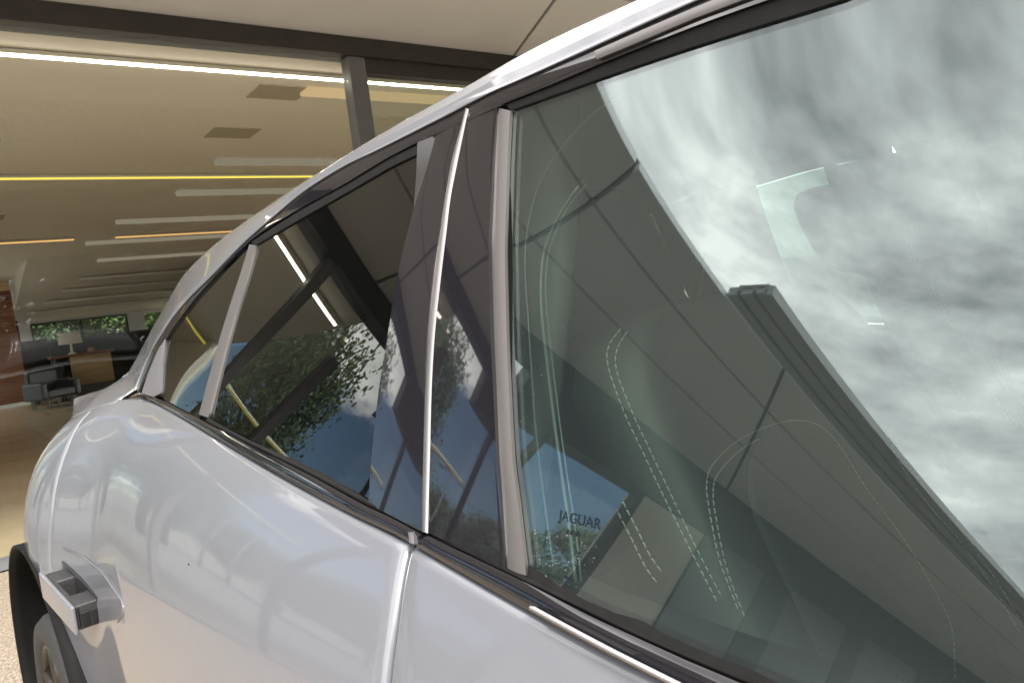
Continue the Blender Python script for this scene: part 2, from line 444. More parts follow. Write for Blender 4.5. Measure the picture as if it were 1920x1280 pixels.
# glazing head and frames
spart('head_beam', [sbox(-2.20, 9.5, 0.06, -0.14, 3.325, HS - 0.005)], frame_m)
spart('deep_beam', [sbox(UW, -2.205, 0.05, -0.2, 2.95, HS - 0.005)], frame_m)
spart('pane_header', [sbox(3.06, 9.5, 0.02, -0.08, 3.20, 3.322)], frame_m)
for u, w, zt in ((-1.39, 0.10, 2.945), (-0.75, 0.09, 3.322), (2.975, 0.15, 3.322), (6.3, 0.12, 3.195)):
    spart('mullion', [sbox(u - w / 2, u + w / 2, 0.03, -0.11, 0, zt)], mull_m, bevel=0.004)
for u, w in ((-2.75, 0.035), (-4.10, 0.08)):
    spart('mullion', [sbox(u - w / 2, u + w / 2, 0.03, -0.11, 0, 2.945)], frame_m)
spart('sill_rail', [sbox(-4.05, 9.5, 0.04, -0.10, 0.0, 0.05)], mull_m)
for u0, u1, zt in ((-0.705, 2.90, 3.325), (3.05, 6.24, 3.20), (6.36, 9.5, 3.20), (-1.34, -0.795, 3.325), (-2.20, -1.44, 3.325), (-2.725, -2.205, 2.95), (-4.055, -2.775, 2.95)):
    spart('glass_pane', [sbox(u0, u1, -0.03, -0.042, 0.05, zt)], glass_shop if u0 < 3 else glass_side)
spart('side_glass', [sbox(-1.395, -1.383, -0.12, -4.2, 0.05, 3.3)], glass_shop)
spart('side_wall', [sbox(-1.42, -1.30, -4.22, -11.0, 0.0, 3.32)], ceil_m)
spart('side_glass', [sbox(-1.395, -1.383, -11.02, -20.4, 0.05, 3.3)], glass_shop)  # this stretch glazed to let daylight into the dark back
spart('wall', [sbox(-5.24, -4.15, 0.0, -0.25, 0, 2.945)], white_wall)
column_dark = vary(mat('dark_column', (0.022, 0.024, 0.026), 0.35), 1.0, 0.15)
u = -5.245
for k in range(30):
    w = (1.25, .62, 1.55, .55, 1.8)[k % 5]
    spart('toned_panel', [sbox(u - w + .012, u, 0.03 + 0.003 * (k % 2), -0.2, 0, 2.945)], (glaze_grey, column_dark)[k % 2])  # panel tones stand for sky-reflecting glazing between dark columns
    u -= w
spart('ceiling', [sbox(-1.38, 16, -0.16, -20.0, 3.33, 3.45)], ceil_m)
# ceiling drops towards the back
def slope(name, u0, u1, v0, z0, v1, z1, t, m):
    P = [site(u0, v0, z0), site(u1, v0, z0), site(u1, v1, z1), site(u0, v1, z1)]
    P += [(x, y, z + t) for x, y, z in P]
    me = bpy.data.meshes.new(name)
    me.from_pydata(P, [], [(0, 1, 2, 3), (7, 6, 5, 4), (0, 4, 5, 1), (1, 5, 6, 2), (2, 6, 7, 3), (3, 7, 4, 0)])
    o = link_mesh(name, me, m); o.parent = shop
    o.matrix_parent_inverse = Matrix.Translation(Vector(shop.location)).inverted(); return o
slope('back_ceiling', 1.72, 16, -13.2, 3.32, -20.5, 2.25, 0.1, white_ceil)
spart('ceiling', [sbox(-1.38, 1.70, -20.02, -20.68, 3.33, 3.45)], ceil_m)
slope('ceiling_step', 1.70, 1.718, -13.2, 3.32, -20.5, 2.25, 1.1, white_ceil)
spart('back_wall', [sbox(-1.38, 1.70, -20.5, -20.7, 2.61, 3.32), sbox(-1.38, 2.15, -20.5, -20.7, 0, 2.6), sbox(4.75, 5.2, -20.5, -20.7, 0, 2.6), sbox(2.15, 16, -20.5, -20.7, 0, 0.9),
                    sbox(7.6, 16, -20.5, -20.7, 0.9, 2.6), sbox(2.15, 16, -20.52, -20.7, 2.2, 2.6)], white_wall)
for u0, u1 in ((2.15, 3.45), (3.45, 4.75), (5.2, 7.6)):
    w = spart('back_window', [sbox(u0, u0 + 0.05, -20.48, -20.6, 0.9, 2.2), sbox(u1 - 0.05, u1, -20.48, -20.6, 0.9, 2.2),
                              sbox(u0 + 0.05, u1 - 0.05, -20.48, -20.6, 2.15, 2.2), sbox(u0 + 0.05, u1 - 0.05, -20.48, -20.6, 0.9, 0.95)], white_wall if u0 > 5 else frame_m)
    p = boxes('pane', [sbox(u0 + 0.05, u1 - 0.05, -20.54, -20.55, 0.95, 2.15)], glass_shop)
    p.parent = w; p.matrix_parent_inverse = Matrix.Identity(4)
spart('timber_column', [sbox(5.45, 9.0, -14.2, -15.0, 2.1, 3.32)], wood_m)
spart('side_glass', [sbox(15.99, 16.0, -0.2, -20.4, 0.05, 3.3)], glass_shop)  # unseen right wall made glass to bring daylight indoors
for u, v in ((2.72, -1.02), (2.75, -2.48), (0.75, -7.6)):
    o = spart('ceiling_vent', [sbox(u - 0.24, u + 0.24, v - 0.2, v + 0.2, 3.322, 3.335)], vent_m)
# white baffles hung below the ceiling, most with an added glow
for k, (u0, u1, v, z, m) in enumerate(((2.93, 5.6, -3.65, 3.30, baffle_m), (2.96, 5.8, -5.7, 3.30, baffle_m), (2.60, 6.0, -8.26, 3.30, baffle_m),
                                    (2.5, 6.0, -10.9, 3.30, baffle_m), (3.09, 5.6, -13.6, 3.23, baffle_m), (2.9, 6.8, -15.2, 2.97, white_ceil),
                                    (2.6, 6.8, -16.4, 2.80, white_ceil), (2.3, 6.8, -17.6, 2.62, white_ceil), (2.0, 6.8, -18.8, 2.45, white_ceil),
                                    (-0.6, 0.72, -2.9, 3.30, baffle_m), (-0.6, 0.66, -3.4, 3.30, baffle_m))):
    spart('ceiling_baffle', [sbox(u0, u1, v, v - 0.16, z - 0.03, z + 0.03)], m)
spart('amber_baffle', [sbox(2.90, 9.0, -0.80, -0.98, 3.29, 3.328)], emis('amber_added_glow', (1.0, 0.70, 0.36), 0.42))  # glow added to the baffle so it shows bright amber
# light strips
def strip_light(v, u0, u1, z, w, m, label):
    t = thing('strip_light', label, 'ceiling light', site((u0 + u1) / 2, v, z), 0, 'strip lights along the showroom ceiling')
    h = boxes('housing', [((0, 0, 0.022), (u1 - u0 + 0.02, w + 0.02, 0.03), SITE_ROT)], white_ceil, t)
    boxes('diffuser', [((0, 0, 0), (u1 - u0, w, 0.012), SITE_ROT)], m, t)
strip_light(-0.46, -1.3, 9.0, 3.285, 0.028, strip_white, 'warm white strip light nearest the showroom glass')
strip_light(-4.60, -5.3, 9.0, 3.285, 0.065, strip_yellow, 'bright yellow strip light across the middle of the showroom ceiling')
strip_light(-10.22, -1.3, 2.2, 3.285, 0.10, strip_orange, 'left length of the orange strip light deep in the showroom')
strip_light(-10.22, 2.9, 9.0, 3.285, 0.10, strip_orange, 'right length of the orange strip light deep in the showroom')

# showroom furnishings
t = thing('timber_wall', 'tall dark walnut partition with oak cap at left edge of showroom', 'partition', site(0.7, -17.9, 0))
for k in range(8):
    boxes('plank', [((0, -0.06, 0.10 + 0.368 * (k + 0.5)), (1.85, 0.10 + 0.004 * (k % 2), 0.362), SITE_ROT)], wood_m, t)
boxes('core', [((0, 0.06, 1.55), (1.84, 0.10, 2.9), SITE_ROT)], black_m, t)
boxes('cap', [((0, -0.02, 3.16), (1.86, 0.24, 0.25), SITE_ROT)], amber_m, t)
boxes('skirting', [((0, -0.02, 0.05), (1.88, 0.24, 0.1), SITE_ROT)], white_wall, t)
t = thing('reception_desk', 'light oak fronted desk with dark top far inside showroom', 'desk', site(3.05, -17.6, 0))
boxes('front_panel', [((0.05, -0.30, 0.72), (0.98, 0.05, 0.78), SITE_ROT)], oak_m, t)
boxes('plinth', [((0.05, -0.26, 0.17), (0.94, 0.05, 0.32), SITE_ROT)], grey_plastic, t)
boxes('top', [((-0.1, 0, 1.14), (1.5, 0.72, 0.06), SITE_ROT)], wood_m, t)
boxes('side', [((-0.72, 0.0, 0.55), (0.06, 0.6, 1.1), SITE_ROT)], black_m, t)
boxes('side', [((0.56, 0.02, 0.55), (0.05, 0.56, 1.1), SITE_ROT)], black_m, t)
t = thing('table_lamp', 'table lamp with linen shade standing on the oak desk', 'lamp', site(2.75, -17.6, 1.17))
lathe('lamp_base', [(0.0, 0), (0.10, 0.0), (0.10, 0.02), (0.03, 0.06), (0.025, 0.2), (0.02, 0.32)], ceramic_m, t)
lathe('lamp_shade', [(0.29, 0.28), (0.24, 0.58), (0.235, 0.58), (0.285, 0.28)], shade_m, t)
t = tag(lathe('desk_ornament', [(0, 0), (0.07, 0), (0.09, 0.05), (0.05, 0.12), (0.0, 0.14)], mat('terracotta', (0.35, 0.14, 0.08), 0.5), None), 'small terracotta bowl on the oak desk', 'ornament')
t.location = site(3.2, -17.6, 1.17)
def armchair(u, v, rz, label):
    t = thing('armchair', label, 'armchair', site(u, v, 0), rz, 'black armchairs inside the showroom')
    boxes('seat', [((0, 0, 0.34), (0.7, 0.68, 0.2), 0)], black_m, t, 0.04)
    boxes('backrest', [((0, 0.34, 0.6), (0.7, 0.16, 0.62), 0)], black_m, t, 0.05)
    boxes('arm', [((-0.4, 0, 0.42), (0.14, 0.72, 0.4), 0)], black_m, t, 0.04)
    boxes('arm', [((0.4, 0, 0.42), (0.14, 0.72, 0.4), 0)], black_m, t, 0.04)
    for sx in (-0.3, 0.3):
        for sy in (-0.28, 0.28):
            boxes('leg', [((sx, sy, 0.11), (0.05, 0.05, 0.22), 0)], black_m, t)
armchair(1.9, -14.9, 0.4, 'black armchair beside the walnut partition, nearest of the pair')
armchair(2.0, -16.6, -0.3, 'black armchair beside the walnut partition, further of the pair')
t = thing('display_cabinet', 'tall black display cabinet between walnut partition and window', 'cabinet', site(2.05, -19.6, 0))
boxes('carcass', [((0, 0, 0.85), (0.7, 0.5, 1.7), SITE_ROT)], black_m, t)
boxes('upright', [((-0.3, 0, 2.0), (0.06, 0.3, 0.6), SITE_ROT)], black_m, t)
t = thing('low_cabinet', 'long low black cabinet below the far window', 'cabinet', site(3.9, -19.7, 0))
boxes('carcass', [((0, 0, 0.8), (2.9, 0.5, 1.55), SITE_ROT)], black_m, t)
boxes('top', [((0, 0, 1.6), (2.94, 0.54, 0.04), SITE_ROT)], black_m, t)

def display_car(u, v, label):
    t = thing('display_car', label, 'car', site(u, v, 0), SITE_ROT)
    sec = [(-2.25, .38, .72, .80, .72), (-2.1, .28, .90, .86, .80), (-1.2, .25, 1.02, .92, .80), (-.7, .25, 1.08, .93, .80), (0.1, .25, 1.55, .93, .62), (.9, .25, 1.64, .93, .64), (1.7, .25, 1.56, .92, .62), (2.2, .30, 1.1, .88, .76), (2.3, .45, .95, .82, .74)]
    rows = []
    for x, z0, z1, w, wt in sec:
        zb = min(z1, 1.02)
        rows.append([(x, s * a, z) for s, a, z in ((-1, w * .9, z0), (-1, w, z0 + .3), (-1, w * .97, zb - .06), (-1, wt if z1 > 1.1 else w * .9, z1 - .05), (-1, wt * .8, z1), (0, 0, z1 + .02),
                                                (1, wt * .8, z1), (1, wt if z1 > 1.1 else w * .9, z1 - .05), (1, w * .97, zb - .06), (1, w, z0 + .3), (1, w * .9, z0))])
    b = from_rows('body', rows, MATS['car_black'], t, outward=(0, 0, 1))
    for x in (-1.4, 1.4):
        for s in (-1, 1):
            w = lathe('wheel', [(0.0, -.1), (.36, -.11), (.38, -.06), (.38, .06), (.36, .11), (0, .1)], tyre_m, t, (0, 0, 0), 'X', 24)
            w.rotation_euler = (0, 0, R(90)); w.location = (x, s * .84, .38)
            lathe('rim', [(0, -.125), (.24, -.125), (.26, -.10), (.26, .10), (.24, .125), (0, .125)], rim_m, w, (0, 0, 0), 'X', 20)
    for s in (-1, 1):
        g = boxes('side_window', [((0.75, s * .80, 1.28), (1.9, .03, .34), 0)], glass_dark, t)
        boxes('mirror', [((-0.55, s * 1.0, 1.1), (.1, .22, .15), 0)], bright if s < 0 else MATS['car_black'], t, .03)
        boxes('headlight', [((-2.16, s * .6, .8), (.12, .3, .12), 0)], bright, t, .02)
mat('car_black', (0.006, 0.007, 0.008), 0.12, coat=1.0)
display_car(6.35, -15.3, 'black parked car far inside the showroom')

# ------------------------------------------------------------------ trees and far things
ORD = ['first', 'second', 'third', 'fourth', 'fifth', 'sixth', 'seventh', 'eighth', 'ninth']
def leaf_mesh(seed, n, r, h, size, mats):
    rnd = random.Random(seed); bm = bmesh.new()
    # clump centres spread through the crown volume
    cl_ = []
    while len(cl_) < 34:
        p = Vector((rnd.uniform(-1, 1), rnd.uniform(-1, 1), rnd.uniform(-1, 1)))
        if 0.25 < p.length < 1.0: cl_.append((p, rnd.uniform(.16, .36), rnd.randrange(len(mats))))
    for i in range(n):
        c, s, mi = cl_[rnd.randrange(len(cl_))]
        d = Vector((rnd.gauss(0, 1), rnd.gauss(0, 1), rnd.gauss(0, 1))) * s * .6
        q = c + d; q = Vector((q.x * r, q.y * r, q.z * h / 2))
        a = Vector((rnd.gauss(0, 1), rnd.gauss(0, 1), rnd.gauss(0, .6))).normalized(); b = a.orthogonal().normalized()
        L = size * rnd.uniform(.6, 1.4)
        v = [bm.verts.new(q - a * L * .5), bm.verts.new(q + b * L * .3), bm.verts.new(q + a * L * .5), bm.verts.new(q - b * L * .3)]
        f = bm.faces.new(v); f.material_index = mi if rnd.random() < .8 else rnd.randrange(len(mats))
    me = bpy.data.meshes.new('crown'); bm.to_mesh(me); bm.free()
    for m in mats: me.materials.append(m)
    return me
crowns = [leaf_mesh(3, 21000, 1.0, 2.0, .062, leaf_ms), leaf_mesh(11, 21000, 1.0, 2.0, .056, leaf_ms), leaf_mesh(27, 21000, 1.0, 2.0, .068, leaf_ms), leaf_mesh(41, 3200, 1.0, 2.0, .13, leaf_ms)]
def tree(loc, h, r, k, label, group=None):
    t = thing('broadleaf_tree', label, 'tree', loc, k * 1.3, group)
    bm = bmesh.new(); rnd = random.Random(k * 7 + 1)
    tube(bm, [(0, 0, 0), (.05, .02, h * .3), (0, .06, h * .55), (.04, 0, h * .85)], [h * .03, h * .024, h * .016, h * .005], 8)
    for i in range(6):
        a = i * 1.1 + rnd.random(); z = h * rnd.uniform(.3, .6)
        tube(bm, [(0, 0, z), (math.cos(a) * r * .4, math.sin(a) * r * .4, z + h * .12), (math.cos(a) * r * .75, math.sin(a) * r * .75, z + h * .2)], [h * .010, h * .007, h * .002], 5)
    bm_obj('trunk', bm, bark_m, t)
    c = bpy.data.objects.new('crown', crowns[3] if k >= 100 else crowns[k % 3]); COL.objects.link(c); c.parent = t
    c.location = (0, 0, h * .62); c.scale = (r, r, h * .39)
    return t
def pol(az, d, z=0.0, o=(0.45, 0.7)):
    return (o[0] + d * math.sin(R(az)), o[1] + d * math.cos(R(az)), z)
tree(pol(-14.5, 15), 7.0, 1.35, 0, 'leafy tree close behind the glazed screen at the corner of the showroom')
tree(pol(-17.5, 21), 6.4, 1.5, 1, 'taller leafy tree further behind the glazed screen')
for k, (az, d, h, r) in enumerate(((-24.5, 30, 5.6, 2.6), (-29, 32, 6.0, 3.0), (-34, 30, 6.6, 2.8), (-38.5, 33, 5.6, 3.0), (-44, 31, 6.4, 3.0), (-50, 33, 5.6, 3.2), (-57, 36, 6.2, 3.4), (-65, 38, 6.0, 3.4), (-75, 40, 6.6, 3.6))):
    tree(pol(az, d), h, r, k, ORD[k] + ' tree from the building in the low row across the car park', 'trees along the far side of the car park')
for k, (x, y, h, r) in enumerate(((-3, -16, 9, 3.6), (3.5, -15, 10, 3.8), (9.5, -16, 9.5, 3.6), (14.2, -17, 11.0, 2.3), (18.4, -17.5, 11.6, 2.4), (-10, -18, 8.5, 3.5))):
    tree((x, y, 0), h, r, k + 1 if k not in (3, 4) else k + 100, ('tall tree across the forecourt, left of the middle of its row', 'tall tree in the middle of the row across the forecourt', 'tall tree across the forecourt, facing the right hand panes', 'tall tree across the forecourt, second from the right end', 'tall tree at the right end of the row across the forecourt', 'tall tree at the left end of the row across the forecourt')[k], 'trees facing the showroom across the forecourt')
def hedge(name, x0, x1, y0, y1, h, n, seed):
    rnd = random.Random(seed); bm = bmesh.new()
    for i in range(n):
        q = Vector((rnd.uniform(x0, x1), rnd.uniform(y0, y1), h * (1 - rnd.random() ** 1.6) + rnd.gauss(0, .12)))
        a = Vector((rnd.gauss(0, 1), rnd.gauss(0, 1), rnd.gauss(0, .7))).normalized(); b = a.orthogonal().normalized(); L = rnd.uniform(.25, .6)
        f = bm.faces.new([bm.verts.new(q - a * L * .5), bm.verts.new(q + b * L * .32), bm.verts.new(q + a * L * .5), bm.verts.new(q - b * L * .32)]); f.material_index = rnd.randrange(3)
    me = bpy.data.meshes.new(name); bm.to_mesh(me); bm.free()
    for m in leaf_ms: me.materials.append(m)
    o = bpy.data.objects.new(name, me); COL.objects.link(o); return tag(o, 'dense green hedge screen added beyond the forecourt to hide bright gaps', 'hedge', kind='stuff')
hedge('hedge_screen', -20, 12.5, -24, -20, 13.5, 60000, 5)  # unseen hedge added to keep bright sky gaps out of the pane reflections
hedge('hedge_screen', 9.5, 11.0, -7, 2.6, 3.2, 9000, 9)  # unseen hedge added to cut the bright patch in the far window
for _k, (_az, _d) in enumerate(((86, 7.5), (97, 8.5), (108, 9.0))):  # unseen trees added to darken the view through the far front window
    tree(pol(_az, _d), 5.2, 2.0, _k, ('bushy tree added to dim the far front window of the silver car', 'bushy tree added beyond the windscreen pillar of the silver car to dim its far windows', 'bushy tree added beyond the bonnet of the silver car to dim its far windows')[_k], 'bushy trees added on the far side to dim the silver car windows')
hedge('hedge_screen', 15, 40, -24, -20, 4.0, 9000, 6)
for k, (u, v) in enumerate(((1.6, -24.5), (3.6, -25.5), (5.6, -24.8), (7.6, -25.5))):
    tree(site(u, v, -0.8), 5.0, 2.3, k + 2, ('green tree outside the far window at its left edge', 'green tree outside the far window behind the table lamp', 'green tree outside the far window right of the table lamp', 'green tree outside the narrow right hand far window')[k], 'trees outside the far showroom window')
def lamp_post(az, d, label):
    t = thing('lamp_post', label, 'street lamp', pol(az, d), R(20), 'lamp posts in the car park')
    bm = bmesh.new(); tube(bm, [(0, 0, 0), (0, 0, 3), (0, 0, 6.4)], [.09, .07, .05], 10); bm_obj('pole', bm, post_m, t)
    bm = bmesh.new(); tube(bm, [(-.9, 0, 6.4), (0, 0, 6.45), (.9, 0, 6.4)], .04, 8); bm_obj('cross_arm', bm, post_m, t)
    for s in (-1, 1): boxes('lantern', [((s * .95, 0, 6.36), (.55, .25, .1), 0)], post_m, t, .03)
lamp_post(-21.6, 26, 'double headed lamp post in the car park, left of the pair')
lamp_post(-24.4, 27, 'double headed lamp post in the car park, right of the pair')

# ------------------------------------------------------------------ the silver car
# greenhouse surface x = G(y, z) and traced outlines on it (y, z), all in metres
PF = [0.456, 0.42352, -0.15285, 0.14147, -0.04954, 0.19052, -0.61455, -0.04825, 0.08616, -0.16328]
PR = [0.43201, 0.54555, 0.09601, 0.03034, 0.03337, 0.03758, -0.52701, 0.11983, -0.18986, 0.02464]
BY = [-2.0, -1.96, -1.92, -1.88, -1.84, -1.8, -1.76, -1.72, -1.68, -1.64, -1.6, -1.56, -1.52, -1.48, -1.44, -1.4, -1.36, -1.32, -1.28, -1.24, -1.2, -1.16, -1.12, -1.08, -1.04, -1.0, -0.96, -0.92, -0.88, -0.84, -0.8, -0.76, -0.72, -0.68, -0.64, -0.6, -0.56, -0.52, -0.48, -0.44, -0.4, -0.36, -0.32, -0.28, -0.24, -0.2, -0.16, -0.12, -0.08, -0.04, 0.0, 0.04, 0.08, 0.12, 0.16, 0.2, 0.24, 0.28, 0.32, 0.36, 0.4, 0.44, 0.48, 0.52, 0.56, 0.6, 0.64, 0.68, 0.72, 0.76, 0.8, 0.84, 0.88, 0.92, 0.96, 1.0, 1.04, 1.08, 1.12, 1.16, 1.2, 1.24, 1.28, 1.32, 1.36, 1.4, 1.44, 1.48, 1.52, 1.56, 1.6, 1.64, 1.68, 1.72, 1.76, 1.8, 1.84, 1.88, 1.92, 1.96, 2.0, 2.04, 2.08, 2.12, 2.16, 2.2, 2.24, 2.28, 2.32, 2.36, 2.4, 2.44, 2.48, 2.52, 2.56, 2.6, 2.64, 2.68, 2.72, 2.76, 2.8]
BZ = [0.93665, 0.93758, 0.93876, 0.94021, 0.94189, 0.94374, 0.94568, 0.94766, 0.94965, 0.95165, 0.95365, 0.95565, 0.95765, 0.95965, 0.96165, 0.96364, 0.96562, 0.96757, 0.96946, 0.97124, 0.97288, 0.97437, 0.97572, 0.97697, 0.97816, 0.97931, 0.98045, 0.98158, 0.98272, 0.98385, 0.98498, 0.98611, 0.98723, 0.98834, 0.98943, 0.9905, 0.99153, 0.99253, 0.99351, 0.99448, 0.99545, 0.99641, 0.99737, 0.99832, 0.99927, 1.0002, 1.0011, 1.00195, 1.00274, 1.00348, 1.00418, 1.00484, 1.0055, 1.00616, 1.00687, 1.00768, 1.00865, 1.00986, 1.01078, 1.01264, 1.01481, 1.01727, 1.01986, 1.02281, 1.02588, 1.02912, 1.03258, 1.03611, 1.03986, 1.0437, 1.04762, 1.05167, 1.05576, 1.05993, 1.06414, 1.06836, 1.07261, 1.07685, 1.08107, 1.08525, 1.0894, 1.09345, 1.09745, 1.10133, 1.1051, 1.10878, 1.11224, 1.11561, 1.11877, 1.12173, 1.12457, 1.12704, 1.12938, 1.13076, 1.13225, 1.1332, 1.13346, 1.13286, 1.13128, 1.12864, 1.12496, 1.12038, 1.1151, 1.1094, 1.10354, 1.09771, 1.09198, 1.0863, 1.08058, 1.07472, 1.06863, 1.06227, 1.05566, 1.04888, 1.04204, 1.03529, 1.02884, 1.02297, 1.01789, 1.01375, 1.0105]
BX = [0.46267, 0.46114, 0.45929, 0.45709, 0.45455, 0.4517, 0.4486, 0.44532, 0.44193, 0.43847, 0.43499, 0.4315, 0.42801, 0.42452, 0.42104, 0.4176, 0.41422, 0.41095, 0.40781, 0.40488, 0.40217, 0.39971, 0.39748, 0.39545, 0.39356, 0.39177, 0.39004, 0.38835, 0.38668, 0.38501, 0.38336, 0.38172, 0.38011, 0.37854, 0.37702, 0.37555, 0.37415, 0.37281, 0.37151, 0.37026, 0.36903, 0.36781, 0.3666, 0.36539, 0.36418, 0.36296, 0.36173, 0.36049, 0.35923, 0.35797, 0.35672, 0.35551, 0.35442, 0.35352, 0.35298, 0.35294, 0.35358, 0.35502, 0.35729, 0.36033, 0.36399, 0.36804, 0.37228, 0.37649, 0.38052, 0.38427, 0.38769, 0.3908, 0.39366, 0.39634, 0.39895, 0.40156, 0.40423, 0.40702, 0.40994, 0.41299, 0.41618, 0.4195, 0.42295, 0.42651, 0.43018, 0.43396, 0.43784, 0.44181, 0.44587, 0.45001, 0.45422, 0.45849, 0.46279, 0.46705, 0.47116, 0.47494, 0.47813, 0.48041, 0.48147, 0.48109, 0.4792, 0.47595, 0.47164, 0.46672, 0.46165, 0.45682, 0.45256, 0.44903, 0.44631, 0.44436, 0.44311, 0.4425, 0.44246, 0.44296, 0.44399, 0.44549, 0.44742, 0.44966, 0.45207, 0.45451, 0.45684, 0.45897, 0.46083, 0.46241, 0.46372]
BK = [0.16607, 0.16564, 0.16515, 0.1646, 0.16399, 0.16332, 0.16259, 0.16179, 0.16094, 0.16004, 0.1591, 0.15812, 0.15711, 0.15608, 0.15504, 0.15398, 0.15292, 0.15186, 0.1508, 0.14973, 0.14867, 0.1476, 0.14653, 0.14547, 0.1444, 0.14334, 0.14228, 0.14122, 0.14017, 0.13913, 0.1381, 0.13709, 0.1361, 0.13514, 0.13421, 0.13333, 0.13249, 0.13171, 0.13097, 0.13029, 0.12966, 0.12908, 0.12854, 0.12803, 0.12755, 0.1271, 0.12666, 0.12624, 0.12583, 0.12542, 0.12503, 0.12464, 0.12427, 0.12392, 0.1236, 0.12331, 0.12308, 0.12293, 0.12287, 0.12292, 0.1231, 0.12343, 0.12392, 0.12457, 0.1254, 0.12638, 0.12751, 0.12878, 0.13015, 0.13162, 0.13315, 0.13473, 0.13635, 0.13799, 0.13963, 0.14126, 0.14288, 0.14448, 0.14605, 0.14759, 0.14909, 0.15056, 0.15199, 0.15339, 0.15475, 0.15609, 0.1574, 0.15868, 0.15994, 0.16118, 0.16239, 0.16356, 0.16469, 0.16577, 0.16679, 0.16774, 0.16861, 0.1694, 0.17009, 0.1707, 0.17122, 0.17166, 0.17203, 0.17235, 0.17261, 0.17283, 0.17303, 0.1732, 0.17335, 0.17349, 0.17363, 0.17375, 0.17386, 0.17397, 0.17407, 0.17417, 0.17425, 0.17433, 0.17439, 0.17445, 0.17451]
BS = [0.17, 0.17, 0.17, 0.17, 0.17, 0.17, 0.17, 0.17, 0.17, 0.17, 0.17, 0.17, 0.17, 0.17, 0.17, 0.17, 0.17, 0.17, 0.17, 0.17, 0.17, 0.17, 0.17, 0.17, 0.17, 0.17, 0.17, 0.17, 0.17, 0.17, 0.17, 0.17, 0.17, 0.17, 0.17, 0.17, 0.17, 0.17, 0.17, 0.17, 0.17, 0.17, 0.17, 0.17, 0.17, 0.17, 0.17, 0.17, 0.17, 0.17, 0.17, 0.17, 0.17, 0.17, 0.17, 0.17, 0.17, 0.17, 0.17, 0.17, 0.17, 0.16999, 0.16999, 0.16998, 0.16996, 0.16992, 0.16987, 0.16979, 0.16967, 0.16949, 0.16924, 0.16891, 0.16846, 0.1679, 0.1672, 0.16636, 0.16537, 0.16423, 0.16296, 0.16157, 0.16008, 0.15849, 0.15684, 0.15512, 0.15337, 0.15159, 0.14979, 0.14798, 0.14615, 0.14433, 0.1425, 0.14067, 0.13885, 0.13702, 0.13521, 0.13341, 0.13163, 0.12988, 0.12816, 0.12651, 0.12492, 0.12343, 0.12204, 0.12077, 0.11964, 0.11865, 0.11781, 0.11711, 0.11655, 0.1161, 0.11577, 0.11552, 0.11535, 0.11522, 0.11514, 0.11509, 0.11505, 0.11503, 0.11502, 0.11501, 0.11501]
